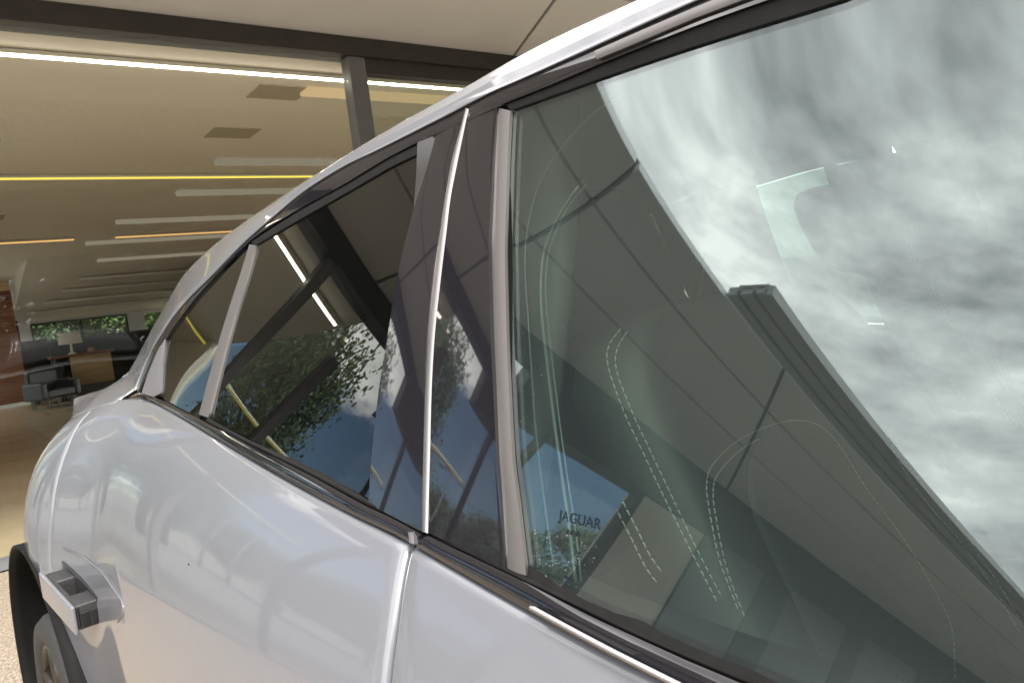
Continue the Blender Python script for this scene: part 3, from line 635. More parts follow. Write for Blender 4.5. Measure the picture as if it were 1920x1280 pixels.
CUR = {
    'cant_low': [(0.2007, 1.448), (0.2963, 1.456), (0.3287, 1.459), (0.4489, 1.468), (0.5274, 1.474), (0.6672, 1.484), (0.9003, 1.486), (1.016, 1.487), (1.159, 1.477), (1.267, 1.457), (1.418, 1.423), (1.575, 1.372), (1.674, 1.343), (1.778, 1.302), (1.835, 1.264), (1.889, 1.226), (1.913, 1.18), (1.927, 1.145)],
    'cant_top': [(0.5443, 0.2758, 1.49), (0.5714, 0.4044, 1.506), (0.5979, 0.53, 1.52), (0.6179, 0.6267, 1.527), (0.6393, 0.7283, 1.531), (0.6523, 0.8491, 1.532), (0.6672, 0.998, 1.531), (0.6822, 1.232, 1.52), (0.6919, 1.442, 1.505), (0.705, 1.684, 1.487), (0.7149, 1.898, 1.463), (0.7245, 2.101, 1.429), (0.7253, 2.199, 1.396), (0.7145, 2.27, 1.352), (0.7011, 2.355, 1.303), (0.6723, 2.432, 1.229), (0.6439, 2.49, 1.169)],
    'belt': [(0.2779, 1.01), (0.2987, 1.01), (0.3749, 1.014), (0.4455, 1.015), (0.5346, 1.021), (0.6095, 1.028), (0.6941, 1.038), (0.8494, 1.057), (1.051, 1.075), (1.259, 1.094), (1.505, 1.116), (1.883, 1.138)],
    'glassR_bot': [(0.7059, 1.055), (0.8369, 1.071), (0.9351, 1.08), (1.128, 1.099), (1.284, 1.115)],
    'glassR_top': [(0.7492, 1.457), (0.8674, 1.455), (1.022, 1.443), (1.172, 1.431), (1.359, 1.413)],
    'sealR_top': [(0.7524, 1.47), (0.8722, 1.469), (1.016, 1.458), (1.183, 1.448), (1.398, 1.423)],
    'div_lm': [(1.394, 1.418), (1.394, 1.347), (1.39, 1.279), (1.371, 1.204), (1.343, 1.119)],
    'div_rm': [(1.355, 1.411), (1.347, 1.343), (1.341, 1.277), (1.319, 1.2), (1.288, 1.116)],
    'q_top': [(1.409, 1.412), (1.583, 1.36), (1.665, 1.329), (1.744, 1.284), (1.78, 1.259)],
    'q_left': [(1.78, 1.259), (1.736, 1.207), (1.656, 1.149)],
    'q_bot': [(1.653, 1.147), (1.483, 1.133), (1.343, 1.119)],
    'corner': [(1.856, 1.142), (1.856, 1.196), (1.846, 1.243), (1.787, 1.257), (1.746, 1.207), (1.661, 1.146), (1.712, 1.137)],
    'br_l': [(0.7451, 1.466), (0.7546, 1.423), (0.767, 1.375), (0.7694, 1.316), (0.7638, 1.273), (0.752, 1.215), (0.7425, 1.169), (0.7197, 1.095), (0.7049, 1.053)],
    'br_r': [(0.6767, 1.466), (0.6922, 1.431), (0.6954, 1.385), (0.6915, 1.344), (0.6862, 1.296), (0.6703, 1.231), (0.6481, 1.171), (0.6203, 1.103), (0.593, 1.041)],
    's1_l': [(0.6733, 1.482), (0.6793, 1.466), (0.6922, 1.431), (0.6954, 1.385), (0.6915, 1.344), (0.6862, 1.296), (0.6703, 1.231), (0.6481, 1.171), (0.6203, 1.103), (0.5935, 1.042)],
    's1_r': [(0.6648, 1.478), (0.6698, 1.463), (0.6773, 1.426), (0.6808, 1.381), (0.6756, 1.342), (0.6674, 1.294), (0.6536, 1.23), (0.6343, 1.171), (0.6073, 1.104), (0.5829, 1.042)],
    's2_l': [(0.5983, 1.461), (0.5975, 1.428), (0.593, 1.387), (0.5815, 1.328), (0.5737, 1.3), (0.5447, 1.226), (0.5215, 1.174), (0.4955, 1.115), (0.4834, 1.091), (0.4582, 1.036)],
    's2_r': [(0.5736, 1.451), (0.5721, 1.422), (0.567, 1.381), (0.5555, 1.325), (0.5484, 1.297), (0.5226, 1.226), (0.501, 1.174), (0.4761, 1.117), (0.4589, 1.087), (0.4327, 1.037)],
    'glassF_top': [(0.5737, 1.452), (0.4972, 1.445), (0.4123, 1.437), (0.3085, 1.426), (0.1969, 1.412), (0.1004, 1.4)],
    'glassF_bot': [(0.4338, 1.036), (0.3496, 1.031), (0.2665, 1.028), (0.22, 1.028), (0.1774, 1.029), (0.0969, 1.032)],
    'sealF_top': [(0.5866, 1.462), (0.4983, 1.455), (0.4264, 1.45), (0.309, 1.44), (0.2315, 1.431), (0.131, 1.419)],
    'chrF_low': [(0.4243, 1.453), (0.3763, 1.449), (0.3091, 1.444), (0.2336, 1.436), (0.1541, 1.426)],
    'chrF_up': [(0.4271, 1.462), (0.3767, 1.458), (0.3286, 1.454), (0.276, 1.449), (0.1865, 1.44)],
    'trim_bot_rear': [(0.5933, 1.039), (0.7034, 1.05), (0.8331, 1.066), (0.9317, 1.076), (1.121, 1.093), (1.281, 1.108), (1.334, 1.113), (1.512, 1.126), (1.714, 1.138), (1.865, 1.14)],
    'trim_bot_front': [(0.5822, 1.04), (0.5277, 1.037), (0.4576, 1.034), (0.433, 1.033), (0.3491, 1.028), (0.2662, 1.026), (0.2198, 1.026), (0.1772, 1.026), (0.0969, 1.028)],
    'front_up_end': [(0.6725, 1.484)],
    'front_dn_end': [(0.5866, 1.462), (0.6666, 1.466)],
    'rear_up_start': [(0.675, 1.484)],
    'rear_dn_start': [(0.6757, 1.467)],
    'rear_dn_end': [(1.825, 1.237), (1.85, 1.192), (1.88, 1.14)],
    'bf_r_top': [(0.5994, 1.461)],
    'text': [(0.4089, 1.081), (0.3613, 1.082)],
    'Sx': [(0.59, 2.281, 1.176), (0.58, 2.365, 1.153), (0.565, 2.43, 1.138), (0.53, 2.511, 1.126), (0.505, 2.57, 1.117), (0.47, 2.547, 1.093)],
    'sil': [(0.46, 2.493, 1.097), (0.42, 2.5, 1.048), (0.385, 2.478, 0.9996), (0.345, 2.439, 0.9391), (0.305, 2.382, 0.8476), (0.285, 2.42, 0.7395), (0.28, 2.416, 0.6925)],
    'gap_yz': [(0.625, 1.035), (0.6127, 1.029), (0.6048, 1.001), (0.5952, 0.9693), (0.587, 0.9247), (0.575, 0.8), (0.56, 0.6), (0.56, 0.3)],
    'shut_yz': [(1.993, 1.13), (2.064, 1.122), (2.072, 1.085), (2.029, 1.032), (2.019, 0.9642), (2.015, 0.8937), (2.039, 0.7554), (2, 0.6), (1.9, 0.4), (1.88, 0.3)],
}
STITCH = {
    'outer1': [(0.5869, 0.4875, 1.21), (0.5678, 0.4904, 1.194), (0.5598, 0.4869, 1.174), (0.5564, 0.4715, 1.131), (0.557, 0.4546, 1.092), (0.5577, 0.436, 1.049), (0.5597, 0.4138, 0.9994), (0.5621, 0.3925, 0.9524)],
    'outer2': [(0.5924, 0.4843, 1.206), (0.5742, 0.4851, 1.19), (0.5654, 0.4817, 1.17), (0.5628, 0.4667, 1.13), (0.5632, 0.4499, 1.091), (0.5639, 0.4313, 1.048), (0.5648, 0.4111, 1.001), (0.5676, 0.3891, 0.9526)],
    'insert1': [(0.5758, 0.3807, 0.9437), (0.5795, 0.3964, 0.9854), (0.5906, 0.4091, 1.027), (0.6064, 0.4198, 1.05), (0.6406, 0.4324, 1.06), (0.7271, 0.4544, 1.063), (0.8165, 0.464, 1.06), (0.8791, 0.4619, 1.053), (0.9218, 0.4523, 1.036), (0.9404, 0.4371, 1.004), (0.949, 0.4137, 0.9503), (0.97, 0.3817, 0.881), (0.9777, 0.3521, 0.8134), (0.9714, 0.3353, 0.771), (0.9309, 0.3234, 0.7306)],
    'inner1': [(1.037, 0.4192, 1.002), (1.037, 0.3991, 0.9536), (1.049, 0.3741, 0.9011), (1.069, 0.3458, 0.8471), (1.082, 0.3162, 0.7856), (1.085, 0.291, 0.728)],
    'head1': [(1, 0.6627, 1.289), (1, 0.6632, 1.264), (0.9871, 0.6657, 1.232), (0.8961, 0.6199, 1.205), (0.8492, 0.6114, 1.193), (0.8146, 0.6161, 1.19), (0.7883, 0.627, 1.194)],
    'head2': [(1.005, 0.6547, 1.288), (1.006, 0.6544, 1.262), (0.9761, 0.646, 1.223), (0.9119, 0.6201, 1.195), (0.8669, 0.6093, 1.189), (0.8252, 0.6113, 1.185)],
    'low': [(0.5216, 0.4638, 1.04), (0.5228, 0.4523, 1.016), (0.5239, 0.4409, 0.9913), (0.5272, 0.4304, 0.9742)],
    'arc': [(0.5856, 0.3789, 0.9506), (0.6119, 0.382, 0.9583), (0.6858, 0.3997, 0.9537), (0.7626, 0.4095, 0.943), (0.8243, 0.4087, 0.9274), (0.8521, 0.4033, 0.9127)],
    'hr_l': [(0.79, 0.6618, 1.279), (0.771, 0.6527, 1.236), (0.7674, 0.6409, 1.203)],
}
SEAL_A = [(0.5638, 0.4317, 1.429), (0.5695, 0.474, 1.422), (0.5711, 0.5145, 1.404), (0.5681, 0.5453, 1.38), (0.5609, 0.5606, 1.353), (0.5461, 0.5641, 1.313), (0.5285, 0.5538, 1.274), (0.5077, 0.536, 1.231), (0.4828, 0.5142, 1.181), (0.4598, 0.4939, 1.135), (0.4346, 0.4679, 1.085), (0.4086, 0.439, 1.031)]
SEAL_B = [(0.5473, 0.4724, 1.354), (0.5459, 0.4945, 1.34), (0.5395, 0.5108, 1.317), (0.5309, 0.5195, 1.292), (0.5174, 0.5155, 1.261), (0.5027, 0.5034, 1.23), (0.4834, 0.4849, 1.191), (0.4608, 0.4628, 1.146), (0.4402, 0.4413, 1.105), (0.4182, 0.4176, 1.06), (0.4034, 0.4037, 1.028)]
SEAL_C = [(0.5492, 0.4846, 1.354), (0.5467, 0.5028, 1.339), (0.5412, 0.519, 1.318), (0.5325, 0.5278, 1.293), (0.5188, 0.5236, 1.261), (0.504, 0.512, 1.23), (0.4844, 0.493, 1.191), (0.4616, 0.4703, 1.146), (0.4407, 0.4483, 1.104), (0.4184, 0.4246, 1.059), (0.4036, 0.4104, 1.026)]

def _sm(t): t = min(max(t, 0.0), 1.0); return t * t * (3 - 2 * t)
def Gf_(y, z):
    x0, a, b, c, d, e_, f, g, h, k = PF; Y = y - .45; Z = z - 1.22
    return x0 + a * Z + b * Z * Z + c * Y + d * Y * Y + e_ * Y * Z + f * Z ** 3 + g * Y * Z * Z + h * Y * Y * Z + k * Y ** 3
def Gr_(y, z):
    x0, a, b, c, d, e_, f, g, h, k = PR; Y = y - 1.1; Z = z - 1.1
    return x0 + a * Z + b * Z * Z + c * Y + d * Y * Y + e_ * Y * Z + f * Z ** 3 + g * Y * Z * Z + h * Y * Y * Z + k * Y ** 3
def G(y, z):
    w = _sm((y - .60) / .12); yc = max(y, -.15)
    return (Gf_(yc, z) + (y - yc) * .02) * (1 - w) + Gr_(min(y, 2.2), z) * w
def Gn(y, z):
    h = 1e-3
    return Vector((-1, (G(y + h, z) - G(y - h, z)) / (2 * h), (G(y, z + h) - G(y, z - h)) / (2 * h))).normalized()
XC = 1.235                                    # centre plane of the car
def flip(p): return (2 * XC - p[0], p[1], p[2])
def zbelt(y): return float(np.interp(y, BY, BZ))
def xbelt(y): return float(np.interp(y, BY, BX))
# smooth the shoulder line along the car
def Bf(y, z):
    s = max(zbelt(y) - z, 0)
    b = float(np.interp(y, BY, BK)) * (1 - math.exp(-s / float(np.interp(y, BY, BS)))) - .10 * max(s - .5, 0) ** 1.5
    return xbelt(y) - .004 - b + .5 * max(y - 2.2, 0) ** 2
car = thing('parked_car', 'silver white electric car with black window trim parked before the showroom', 'car', (XC, 0.8, 0))
CI = Matrix.Translation(Vector(car.location)).inverted()
def cpart(o, parent=car):
    o.parent = parent
    o.matrix_parent_inverse = CI if parent is car else Matrix.Identity(4)
    return o
def strip(name, A, B, n, mrows, off, crown, m, thick, parent=car, tilt=0.0, wave=0.0, ruled=False, bend=0.0, rim=True):
    """band between two outlines on the greenhouse surface, slightly crowned"""
    A = resample(A, n); B = resample(B, n); rows = []
    for j in range(mrows + 1):
        v = j / mrows; row = []
        for i in range(n):
            y, z = A[i] * (1 - v) + B[i] * v; nn = Gn(y, z)
            if ruled: nn = Vector((-1, 0, .5)).normalized()
            h = off + crown * (1 - (2 * v - 1) ** 2) + tilt * (.5 - v)
            if bend: t_ = i / (n - 1); h += bend * 4 * t_ * (1 - t_)
            if wave: h += wave * math.sin(i / (n - 1) * 7.0 + 4 * v)
            x = G(A[i][0], A[i][1]) * (1 - v) + G(B[i][0], B[i][1]) * v if ruled else G(y, z)
            row.append(Vector((x, y, z)) + nn * h)
        rows.append(row)
    return cpart(from_rows(name, rows, m, None, thick, crisp=True, rim=rim), parent)
def mirror_part(o, parent=car, name=None, m=None):
    me = o.data.copy()
    for v in me.vertices: v.co.x = 2 * XC - v.co.x
    me.flip_normals()
    c = bpy.data.objects.new(name or o.name.split('.')[0], me); COL.objects.link(c)
    if m: me.materials.clear(); me.materials.append(m)
    for md in o.modifiers:
        k = c.modifiers.new(md.name, md.type); k.thickness = md.thickness; k.offset = md.offset
    return cpart(c, parent)
C = CUR
# --- lower body: front wing and door, rear door, rear quarter
SROWS = [0, .004, .009, .016, .026, .04, .06, .085, .115, .15, .19, .235, .285, .34, .40, .46, .52, .58, .64, .70]
WC, WR = (2.30, .335), .425
def body_rows(yl, yr, ncol, hem_l=True, hem_r=True):
    """yl, yr: functions z -> y of the panel's front and rear edges"""
    rows = []
    for s in SROWS:
        row = []
        ya = yl(1.04 - s); yb = yr(1.04 - s)
        for _ in range(3): ya = yl(zbelt(ya) - s); yb = yr(zbelt(yb) - s)
        ts = []
        L = yb - ya
        if hem_l: ts += [(0, .012), (.0015, .006), (.004, .002), (.008, .0004)]
        else: ts += [(0, 0)]
        ts += [(L * i / ncol, 0) for i in range(1, ncol)]
        if hem_r: ts += [(L - .008, .0004), (L - .004, .002), (L - .0015, .006), (L, .012)]
        else: ts += [(L, 0)]
        for t, dep in ts:
            y = ya + t; z = zbelt(y) - s; x = Bf(y, z) + dep
            if s == 0: q = 1 - _sm((y - 1.74) / .1); x += .012 * q; z -= .002 * q
            row.append(Vector((x, y, z)))
        rows.append(row)
    return rows
def arch_cut(rows):
    for r in rows:
        for p in r:
            d = math.hypot(p.y - WC[0], p.z - WC[1])
            if d < WR and d > WR * .86:
                k = WR / d; p.y = WC[0] + (p.y - WC[0]) * k; p.z = WC[1] + (p.z - WC[1]) * k
                p.x = Bf(p.y, p.z)
    return rows
def in_arch(ps): return sum(math.hypot(p[1] - WC[0], p[2] - WC[1]) < WR - .004 for p in ps) >= 1
gap = lambda z: float(np.interp(-z, [-b for a, b in C['gap_yz']], [a for a, b in C['gap_yz']]))
shut = lambda z: float(np.interp(-z, [-b for a, b in C['shut_yz']], [a for a, b in C['shut_yz']]))
door_f = cpart(from_rows('front_door', body_rows(lambda z: -.62, lambda z: gap(z) - .003, 30), paint, None, .03))
door_r = cpart(from_rows('rear_door', arch_cut(body_rows(lambda z: gap(z) + .003, lambda z: shut(z) - .0025, 60)), paint, None, .03, skip=in_arch))
wing_f = cpart(from_rows('front_wing', body_rows(lambda z: -1.75, lambda z: -.626, 16, False), paint, None, .03))
quarter = cpart(from_rows('rear_quarter_panel', arch_cut(body_rows(lambda z: shut(z) + .0025, lambda z: 2.62, 40, True, False)), paint, None, .02, skip=in_arch))
# --- roof rail, D-pillar, roof and tailgate as one skin from the window trim over the roof
TL = [(-.95, 1.06), (-.6, 1.225), (-.3, 1.345), (0, 1.425)] + C['cant_low']
TP = [Vector((G(y, z), y, z)) + Gn(y, z) * .007 for y, z in smooth2(TL, 5)]
SL = [(.66, -.95, 1.07), (.63, -.6, 1.25), (.585, -.3, 1.385), (.562, 0, 1.467)] + C['cant_top']
SP = catmull(SL, 5)
TE = [TP[-1]] + [Vector((Bf(y, zbelt(y) - .004), y, zbelt(y) - .002)) for y in (1.91, 2.02, 2.13, 2.24, 2.35, 2.46, 2.62)]
SE = [SP[-1]] + [Vector(p) for p in C['Sx'][1:5]] + [Vector((.53, 2.68, 1.085))]
def loft_between(T, S, n):
    T = resample([tuple(p) for p in T], n); S = resample([tuple(p) for p in S], n)
    return [(Vector(a), Vector(b)) for a, b in zip(T, S)]
pairs = loft_between(TP, SP, 90)
pairs2 = loft_between(TE, SE, 24)
def roof_row(T, S, k):
    out = Gn(S.y, min(S.z, 1.5))
    bul = .0015 + .004 * k
    m1 = T.lerp(S, .30) + out * bul; m2 = T.lerp(S, .70) + out * bul * 1.15
    far = .30 if k < .5 else .2
    e1 = S + Vector((.035, 0, .004)); e2 = S + Vector((.11, 0, .016)); e3 = Vector((XC, S.y + .02, S.z + .05))
    half = [T + Vector((.008, 0, .002))] + catmull([T, m1, m2, S, e1, e2, e3], 5) + [e3]
    half = half[:-1]
    return half + [Vector(flip(p)) for p in reversed(half[:-1])]
def haunch_row(T, S):
    up = Vector((0, 0, 1)); d = S - T
    half = [Vector((Bf(T.y, T.z - .008) + .0015, T.y, T.z - .008))] + catmull([T, T + d * .33 + up * .010, T + d * .68 + up * .010, S, S + Vector((.035, .01, -.002)), S + Vector((.11, .02, .004)), Vector((XC, S.y + .02, S.z + .05))], 5)
    return half + [Vector(flip(p)) for p in reversed(half[:-1])]
rows = [roof_row(T, S, 0.3) for T, S in pairs] + [haunch_row(T, S) for T, S in pairs2[1:]]
roof = cpart(from_rows('roof_skin', rows, paint, None, .012, outward=(0, 0, 1)))
# rear bumper skin closing the tail
bl = []
for s in SROWS:
    z = zbelt(2.62) - s; x = Bf(2.62, z)
    bl.append(catmull([(x, 2.62, z), (x + .10, 2.73, z), (x + .3, 2.80, z), (XC, 2.83, z), (2 * XC - x - .3, 2.80, z), (2 * XC - x - .10, 2.73, z), (2 * XC - x, 2.62, z)], 5))
cpart(from_rows('rear_bumper', bl, paint, None, .02, outward=(0, 1, 0)))
fb = []
for s_ in SROWS:
    z = zbelt(-1.75) - s_; x = Bf(-1.75, z)
    fb.append(catmull([(x, -1.75, z), (x + .10, -1.90, z - .01), (x + .35, -2.02, z - .02), (XC, -2.06, z - .02), (2 * XC - x - .35, -2.02, z - .02), (2 * XC - x - .10, -1.90, z - .01), (2 * XC - x, -1.75, z)], 5))
cpart(from_rows('front_bumper', fb, paint, None, .02, outward=(0, -1, 0)))
# far side skins, bonnet, windscreen
for o in (door_f, door_r, wing_f, quarter): mirror_part(o)
bon = []
for y in np.linspace(-1.75, -.95, 8):
    z = zbelt(y); x = xbelt(y) + .012
    bon.append(catmull([(x, y, z), (x + .12, y, z + .02), (XC, y, z + .05), (2 * XC - x - .12, y, z + .02), (2 * XC - x, y, z)], 4))
z = zbelt(-1.75); x = xbelt(-1.75) + .012
bon.insert(0, catmull([(x + .02, -1.76, z - .01), (x + .14, -1.92, z - .01), (XC, -2.05, z - .015), (2 * XC - x - .14, -1.92, z - .01), (2 * XC - x - .02, -1.76, z - .01)], 4))
cpart(from_rows('bonnet', bon, paint, None, .02, outward=(0, 0, 1)))
# --- black trim above the windows
front_up = [(-.6, 1.222), (-.3, 1.342), (0, 1.4225)] + C['cant_low'][:5] + C['front_up_end']
front_dn = [(-.6, 1.190), (-.3, 1.312)] + C['sealF_top'][1:][::-1] + C['front_dn_end']
strip('window_surround', smooth2(front_up, 4), smooth2(front_dn, 4), 60, 6, .004, .0004, gloss_black, .005)
rear_up = C['rear_up_start'] + C['cant_low'][6:]
rear_dn = C['rear_dn_start'] + C['sealR_top'] + C['q_top'][1:] + C['rear_dn_end']
strip('window_surround', smooth2(rear_up, 4), smooth2(rear_dn, 4), 90, 6, .004, .0004, gloss_black, .005)
# --- rubber seals over the door glass
strip('window_seal', smooth2([(-.55, 1.185), (-.3, 1.305)] + C['sealF_top'][::-1], 3), smooth2([(-.55, 1.165), (-.3, 1.286)] + C['glassF_top'][::-1], 3), 50, 3, .0012, .0005, rubber, .006)
strip('window_seal', C['sealR_top'], C['glassR_top'], 30, 3, .0012, .0005, rubber, .006)
# --- satin strip over the front window
strip('bright_trim', C['chrF_up'], C['chrF_low'], 24, 4, .0075, .0008, chrome, .004)
# --- pillar covers and their strips
strip('pillar_cover', smooth2(C['br_l'], 3), smooth2(C['br_r'], 3), 40, 8, .0045, .0007, gloss_black, .008, wave=.00010, ruled=True, bend=.003)
strip('pillar_cover', smooth2(C['s1_r'], 3), smooth2(C['bf_r_top'] + C['s2_l'][1:], 3), 40, 8, .0045, .0006, gloss_black, .008, wave=.00010, ruled=True, bend=.003)
strip('pillar_strip', smooth2(C['s1_l'], 3), smooth2(C['s1_r'], 3), 40, 5, .0058, .0016, bright, .004)
strip('window_end_strip', smooth2(C['s2_l'], 3), smooth2(C['s2_r'], 3), 40, 5, .0030, .0008, chrome, .004)
strip('quarter_strip', smooth2(C['div_lm'], 3), smooth2(C['div_rm'], 3), 30, 5, .0030, .0010, chrome, .004)
strip('strip_edge', [(a + .006, b) for a, b in smooth2(C['s2_l'], 3)], smooth2(C['s2_l'], 3), 40, 2, .0045, .002, rubber, .008)
def joint(a, b): strip('trim_joint', resample([a, b], 6), [(y, z - .0022) for y, z in resample([a, b], 6)], 6, 2, .0052, .0003, rubber, .002)
joint(*C['front_dn_end'])
joint(C['rear_dn_start'][0], C['sealR_top'][0])
# --- glass
def run_on(c, d=.022):
    def ext(a, b):
        L = math.hypot(a[0] - b[0], a[1] - b[1]); return (a[0] + (a[0] - b[0]) / L * d, a[1] + (a[1] - b[1]) / L * d)
    return [ext(c[0], c[1])] + list(c) + [ext(c[-1], c[-2])]
def pane(name, top, bot, n, m, crown, wave=0.0):
    if name != 'quarter_window': top, bot = run_on(top), run_on(bot)
    top = [(y, z + .014) for y, z in top]; bot = [(y, z - .008) for y, z in bot]
    return strip(name, top, bot, n, 34, -.0015, crown, m, .004, wave=wave, rim=False)
gf = pane('front_window', [(-.55, 1.165), (-.3, 1.286)] + C['glassF_top'][::-1], [(-.75, .985), (-.3, 1.005)] + C['glassF_bot'][::-1], 46, glass_front, 0.0)
gr = pane('rear_window', C['glassR_top'], C['glassR_bot'], 40, glass_dark, .0008)
q_tl = C['q_top']; q_b = C['q_bot'][::-1] + C['q_left'][::-1][1:]
gq = pane('quarter_window', smooth2(q_tl, 3), q_b, 30, glass_dark, .0004, .0003)
for o, nm in ((gf, 'front_window'), (gr, 'rear_window'), (gq, 'quarter_window')): mirror_part(o, name=nm, m=glass_far)
# grey corner piece behind the quarter glass
ck = C['corner']
strip('quarter_corner', [ck[0], ck[1], ck[2], ck[3]], [ck[6], ck[5], ck[4], ck[3]], 14, 4, .003, .002, grey_plastic, .008)
# --- belt trim: gloss band and a fine bright line
tb_r = C['trim_bot_rear'][::-1]; tb_r = sorted(C['trim_bot_rear']); tb_f = sorted(C['trim_bot_front'])
belt = sorted(C['belt'])
def belt_between(y0, y1, n=30, dz=0.0): return [(y, zbelt(y) + dz) for y in np.linspace(y0, y1, n)]
strip('belt_trim', tb_r, belt_between(.606, 1.822, 40, -.001), 60, 6, .006, .0028, gloss_black, .012)
ftop = [(-.75, .981), (-.3, 1.001)] + tb_f
strip('belt_trim', ftop, belt_between(-.75, .598, 40, -.001), 60, 6, .006, .0028, gloss_black, .012)
def dzc_(l, d): return [(y, z + d) for y, z in l]
strip('belt_rubber', dzc_(sorted(C['glassR_bot']), .0005), dzc_([p for p in tb_r if p[0] < 1.31], 0.0), 40, 3, .003, .003, rubber, .012)
strip('belt_rubber', dzc_([(-.75, .985), (-.3, 1.005)] + sorted(C['glassF_bot']), .0005), ftop, 50, 3, .003, .003, rubber, .012)
strip('belt_line', belt_between(-.75, .41, 30, .0055), belt_between(-.75, .41, 30, .0025), 40, 3, .013, .0015, bright, .004)
strip('belt_end_cap', [(.606, 1.0385), (.602, 1.0345), (.600, 1.0305)], [(.596, 1.0385), (.592, 1.0345), (.590, 1.0305)], 6, 3, .014, .001, grey_plastic, .006)
# far side pillars, trim and belt
for o in [x for x in list(car.children) if x.name.split('.')[0] in ('window_surround', 'belt_trim', 'pillar_cover')]:
    mirror_part(o)
# --- presented door handle
def P_(y, z, out): 
    return Vector((Bf(y, z) - out, y, z))
hz = .772
def hbox(name, y0, y1, o0, o1, z0, z1, m, parent, bev=.004, taper=0.0):
    """box lying along the door skin: y span, outward span, height"""
    bm = bmesh.new(); vs = []
    for z in (z0, z1):
        for y, o in ((y0, o0), (y1, o0), (y1, o1 + taper), (y0, o1)):
            x = Bf(y, .77) - o
            vs.append(bm.verts.new((x, y, z + (y - 1.735) * .20)))
    for q in ((3, 2, 1, 0), (4, 5, 6, 7), (0, 1, 5, 4), (1, 2, 6, 5), (2, 3, 7, 6), (3, 0, 4, 7)): bm.faces.new([vs[k] for k in q])
    bmesh.ops.bevel(bm, geom=bm.edges[:], offset=bev, segments=3, affect='EDGES', profile=.6)
    return cpart(bm_obj(name, bm, m, None, True), parent)
hd = hbox('door_handle', 1.740, 1.792, -.01, .042, .690, .742, black_plastic, car)
hbox('handle_housing', 1.872, 1.926, -.01, .040, .690, .742, black_plastic, hd)
hbox('handle_rail', 1.740, 1.926, .032, .043, .692, .741, black_plastic, hd, .004)
hbox('handle_face', 1.731, 1.935, .043, .051, .687, .746, paint, hd, .0038)
hbox('handle_sensor', 1.7365, 1.741, .002, .016, .697, .726, black_m, hd, .0012)
hbox('handle_sensor', 1.7365, 1.741, .019, .034, .697, .726, black_m, hd, .0012)
hbox('handle_recess', 1.72, 1.945, -.012, .0012, .681, .751, satin_black, hd, .001)
# plate swung with the handle: shallow flat recess edge on the door skin
bm = bmesh.new(); tube(bm, [P_(y, z, .0005) for y, z in ((1.94, .822), (1.82, .820), (1.68, .813), (1.50, .798), (1.483, .788), (1.489, .773), (1.545, .746))], .0014, 8)
cpart(bm_obj('recess_edge', bm, paint), door_r)
# --- wheel and arch
wx = Bf(2.3, .7) + .03
liner = []
for a in np.linspace(R(-25), R(205), 40):
    liner.append([(wx - .03 + d, WC[0] + math.cos(a) * (WR + .004), WC[1] + math.sin(a) * (WR + .004)) for d in (-.004, .02, .12, .30)])
cpart(from_rows('arch_liner', liner, rubber, None, .01, outward=(0, 0, -1)))
cpart(boxes('arch_back', [((wx + .30, WC[0], .45), (.02, 1.0, .9), 0)], rubber, None))
def wheel(x, y, sgn):
    w = bpy.data.objects.new('wheel', None); COL.objects.link(w); w.location = (x, y, .285); w.scale = (1, .80, .80); cpart(w)
    def sub(o): o.parent = w; o.location = (0, 0, 0); return o
    s = sgn
    sub(lathe('tyre', [(.235, s * .02), (.262, s * -.012), (.30, s * -.02), (.335, s * -.016), (.356, s * .004), (.362, s * .03), (.362, s * .19), (.35, s * .22), (.25, s * .23)], tyre_m, None, axis='X', seg=64))
    sub(lathe('rim', [(.265, s * -.006), (.255, s * -.012), (.245, s * .0), (.236, s * .03), (.225, s * .12), (.05, s * .13), (.0, s * .13)], rim_m, None, axis='X', seg=64))
    for k in range(5):
        a = k * 2 * math.pi / 5 + .3
        bm = bmesh.new(); 
        for da in (-.13, .13):
            c0 = Vector((s * .02, math.cos(a + da * .3) * .05, math.sin(a + da * .3) * .05)); c1 = Vector((s * .008, math.cos(a + da) * .245, math.sin(a + da) * .245))
            tube(bm, [c0, c0.lerp(c1, .5) + Vector((-s * .008, 0, 0)), c1], [.022, .017, .02], 8)
        sub(bm_obj('spoke', bm, rim_m))
    sub(lathe('hub_cap', [(.0, s * -.005), (.05, s * -.002), (.055, s * .02)], black_m, None, axis='X', seg=24))
wheel(wx, 2.30, 1); wheel(2 * XC - wx, 2.30, -1); wheel(wx + .02, -1.25, 1); wheel(2 * XC - wx - .02, -1.25, -1)
# --- cabin
cpart(boxes('cabin_floor', [((XC, .6, .34), (1.55, 3.2, .04), 0)], carpet))
cpart(boxes('firewall', [((XC, -.95, .65), (1.5, .06, .62), 0)], dark_trim))
cpart(boxes('tail_inner', [((XC, 2.2, .72), (1.35, .06, .74), 0)], dark_trim))
inner = []
for z in (.36, .7, .9, .985):
    inner.append([Vector((max(xbelt(y), .36) + .085, y, z if z < .98 else zbelt(y) - .012)) for y in np.linspace(-.9, 2.1, 24)])
inner.append([Vector((xbelt(y) + .02, y, zbelt(y) + .001)) for y in np.linspace(-.9, 2.1, 24)])
di = cpart(from_rows('door_lining', inner, dark_trim, None, .01, outward=(1, 0, 0))); mirror_part(di)
hl = []
for T, S in pairs[18::4]:
    hl.append([Vector((x, S.y, S.z + dz_)) for x, dz_ in ((S.x + .03, -.03), (S.x + .12, -.012), (XC, .01), (2 * XC - S.x - .12, -.012), (2 * XC - S.x - .03, -.03))])
cpart(from_rows('headliner', hl, headliner, None, .008, outward=(0, 0, -1)))
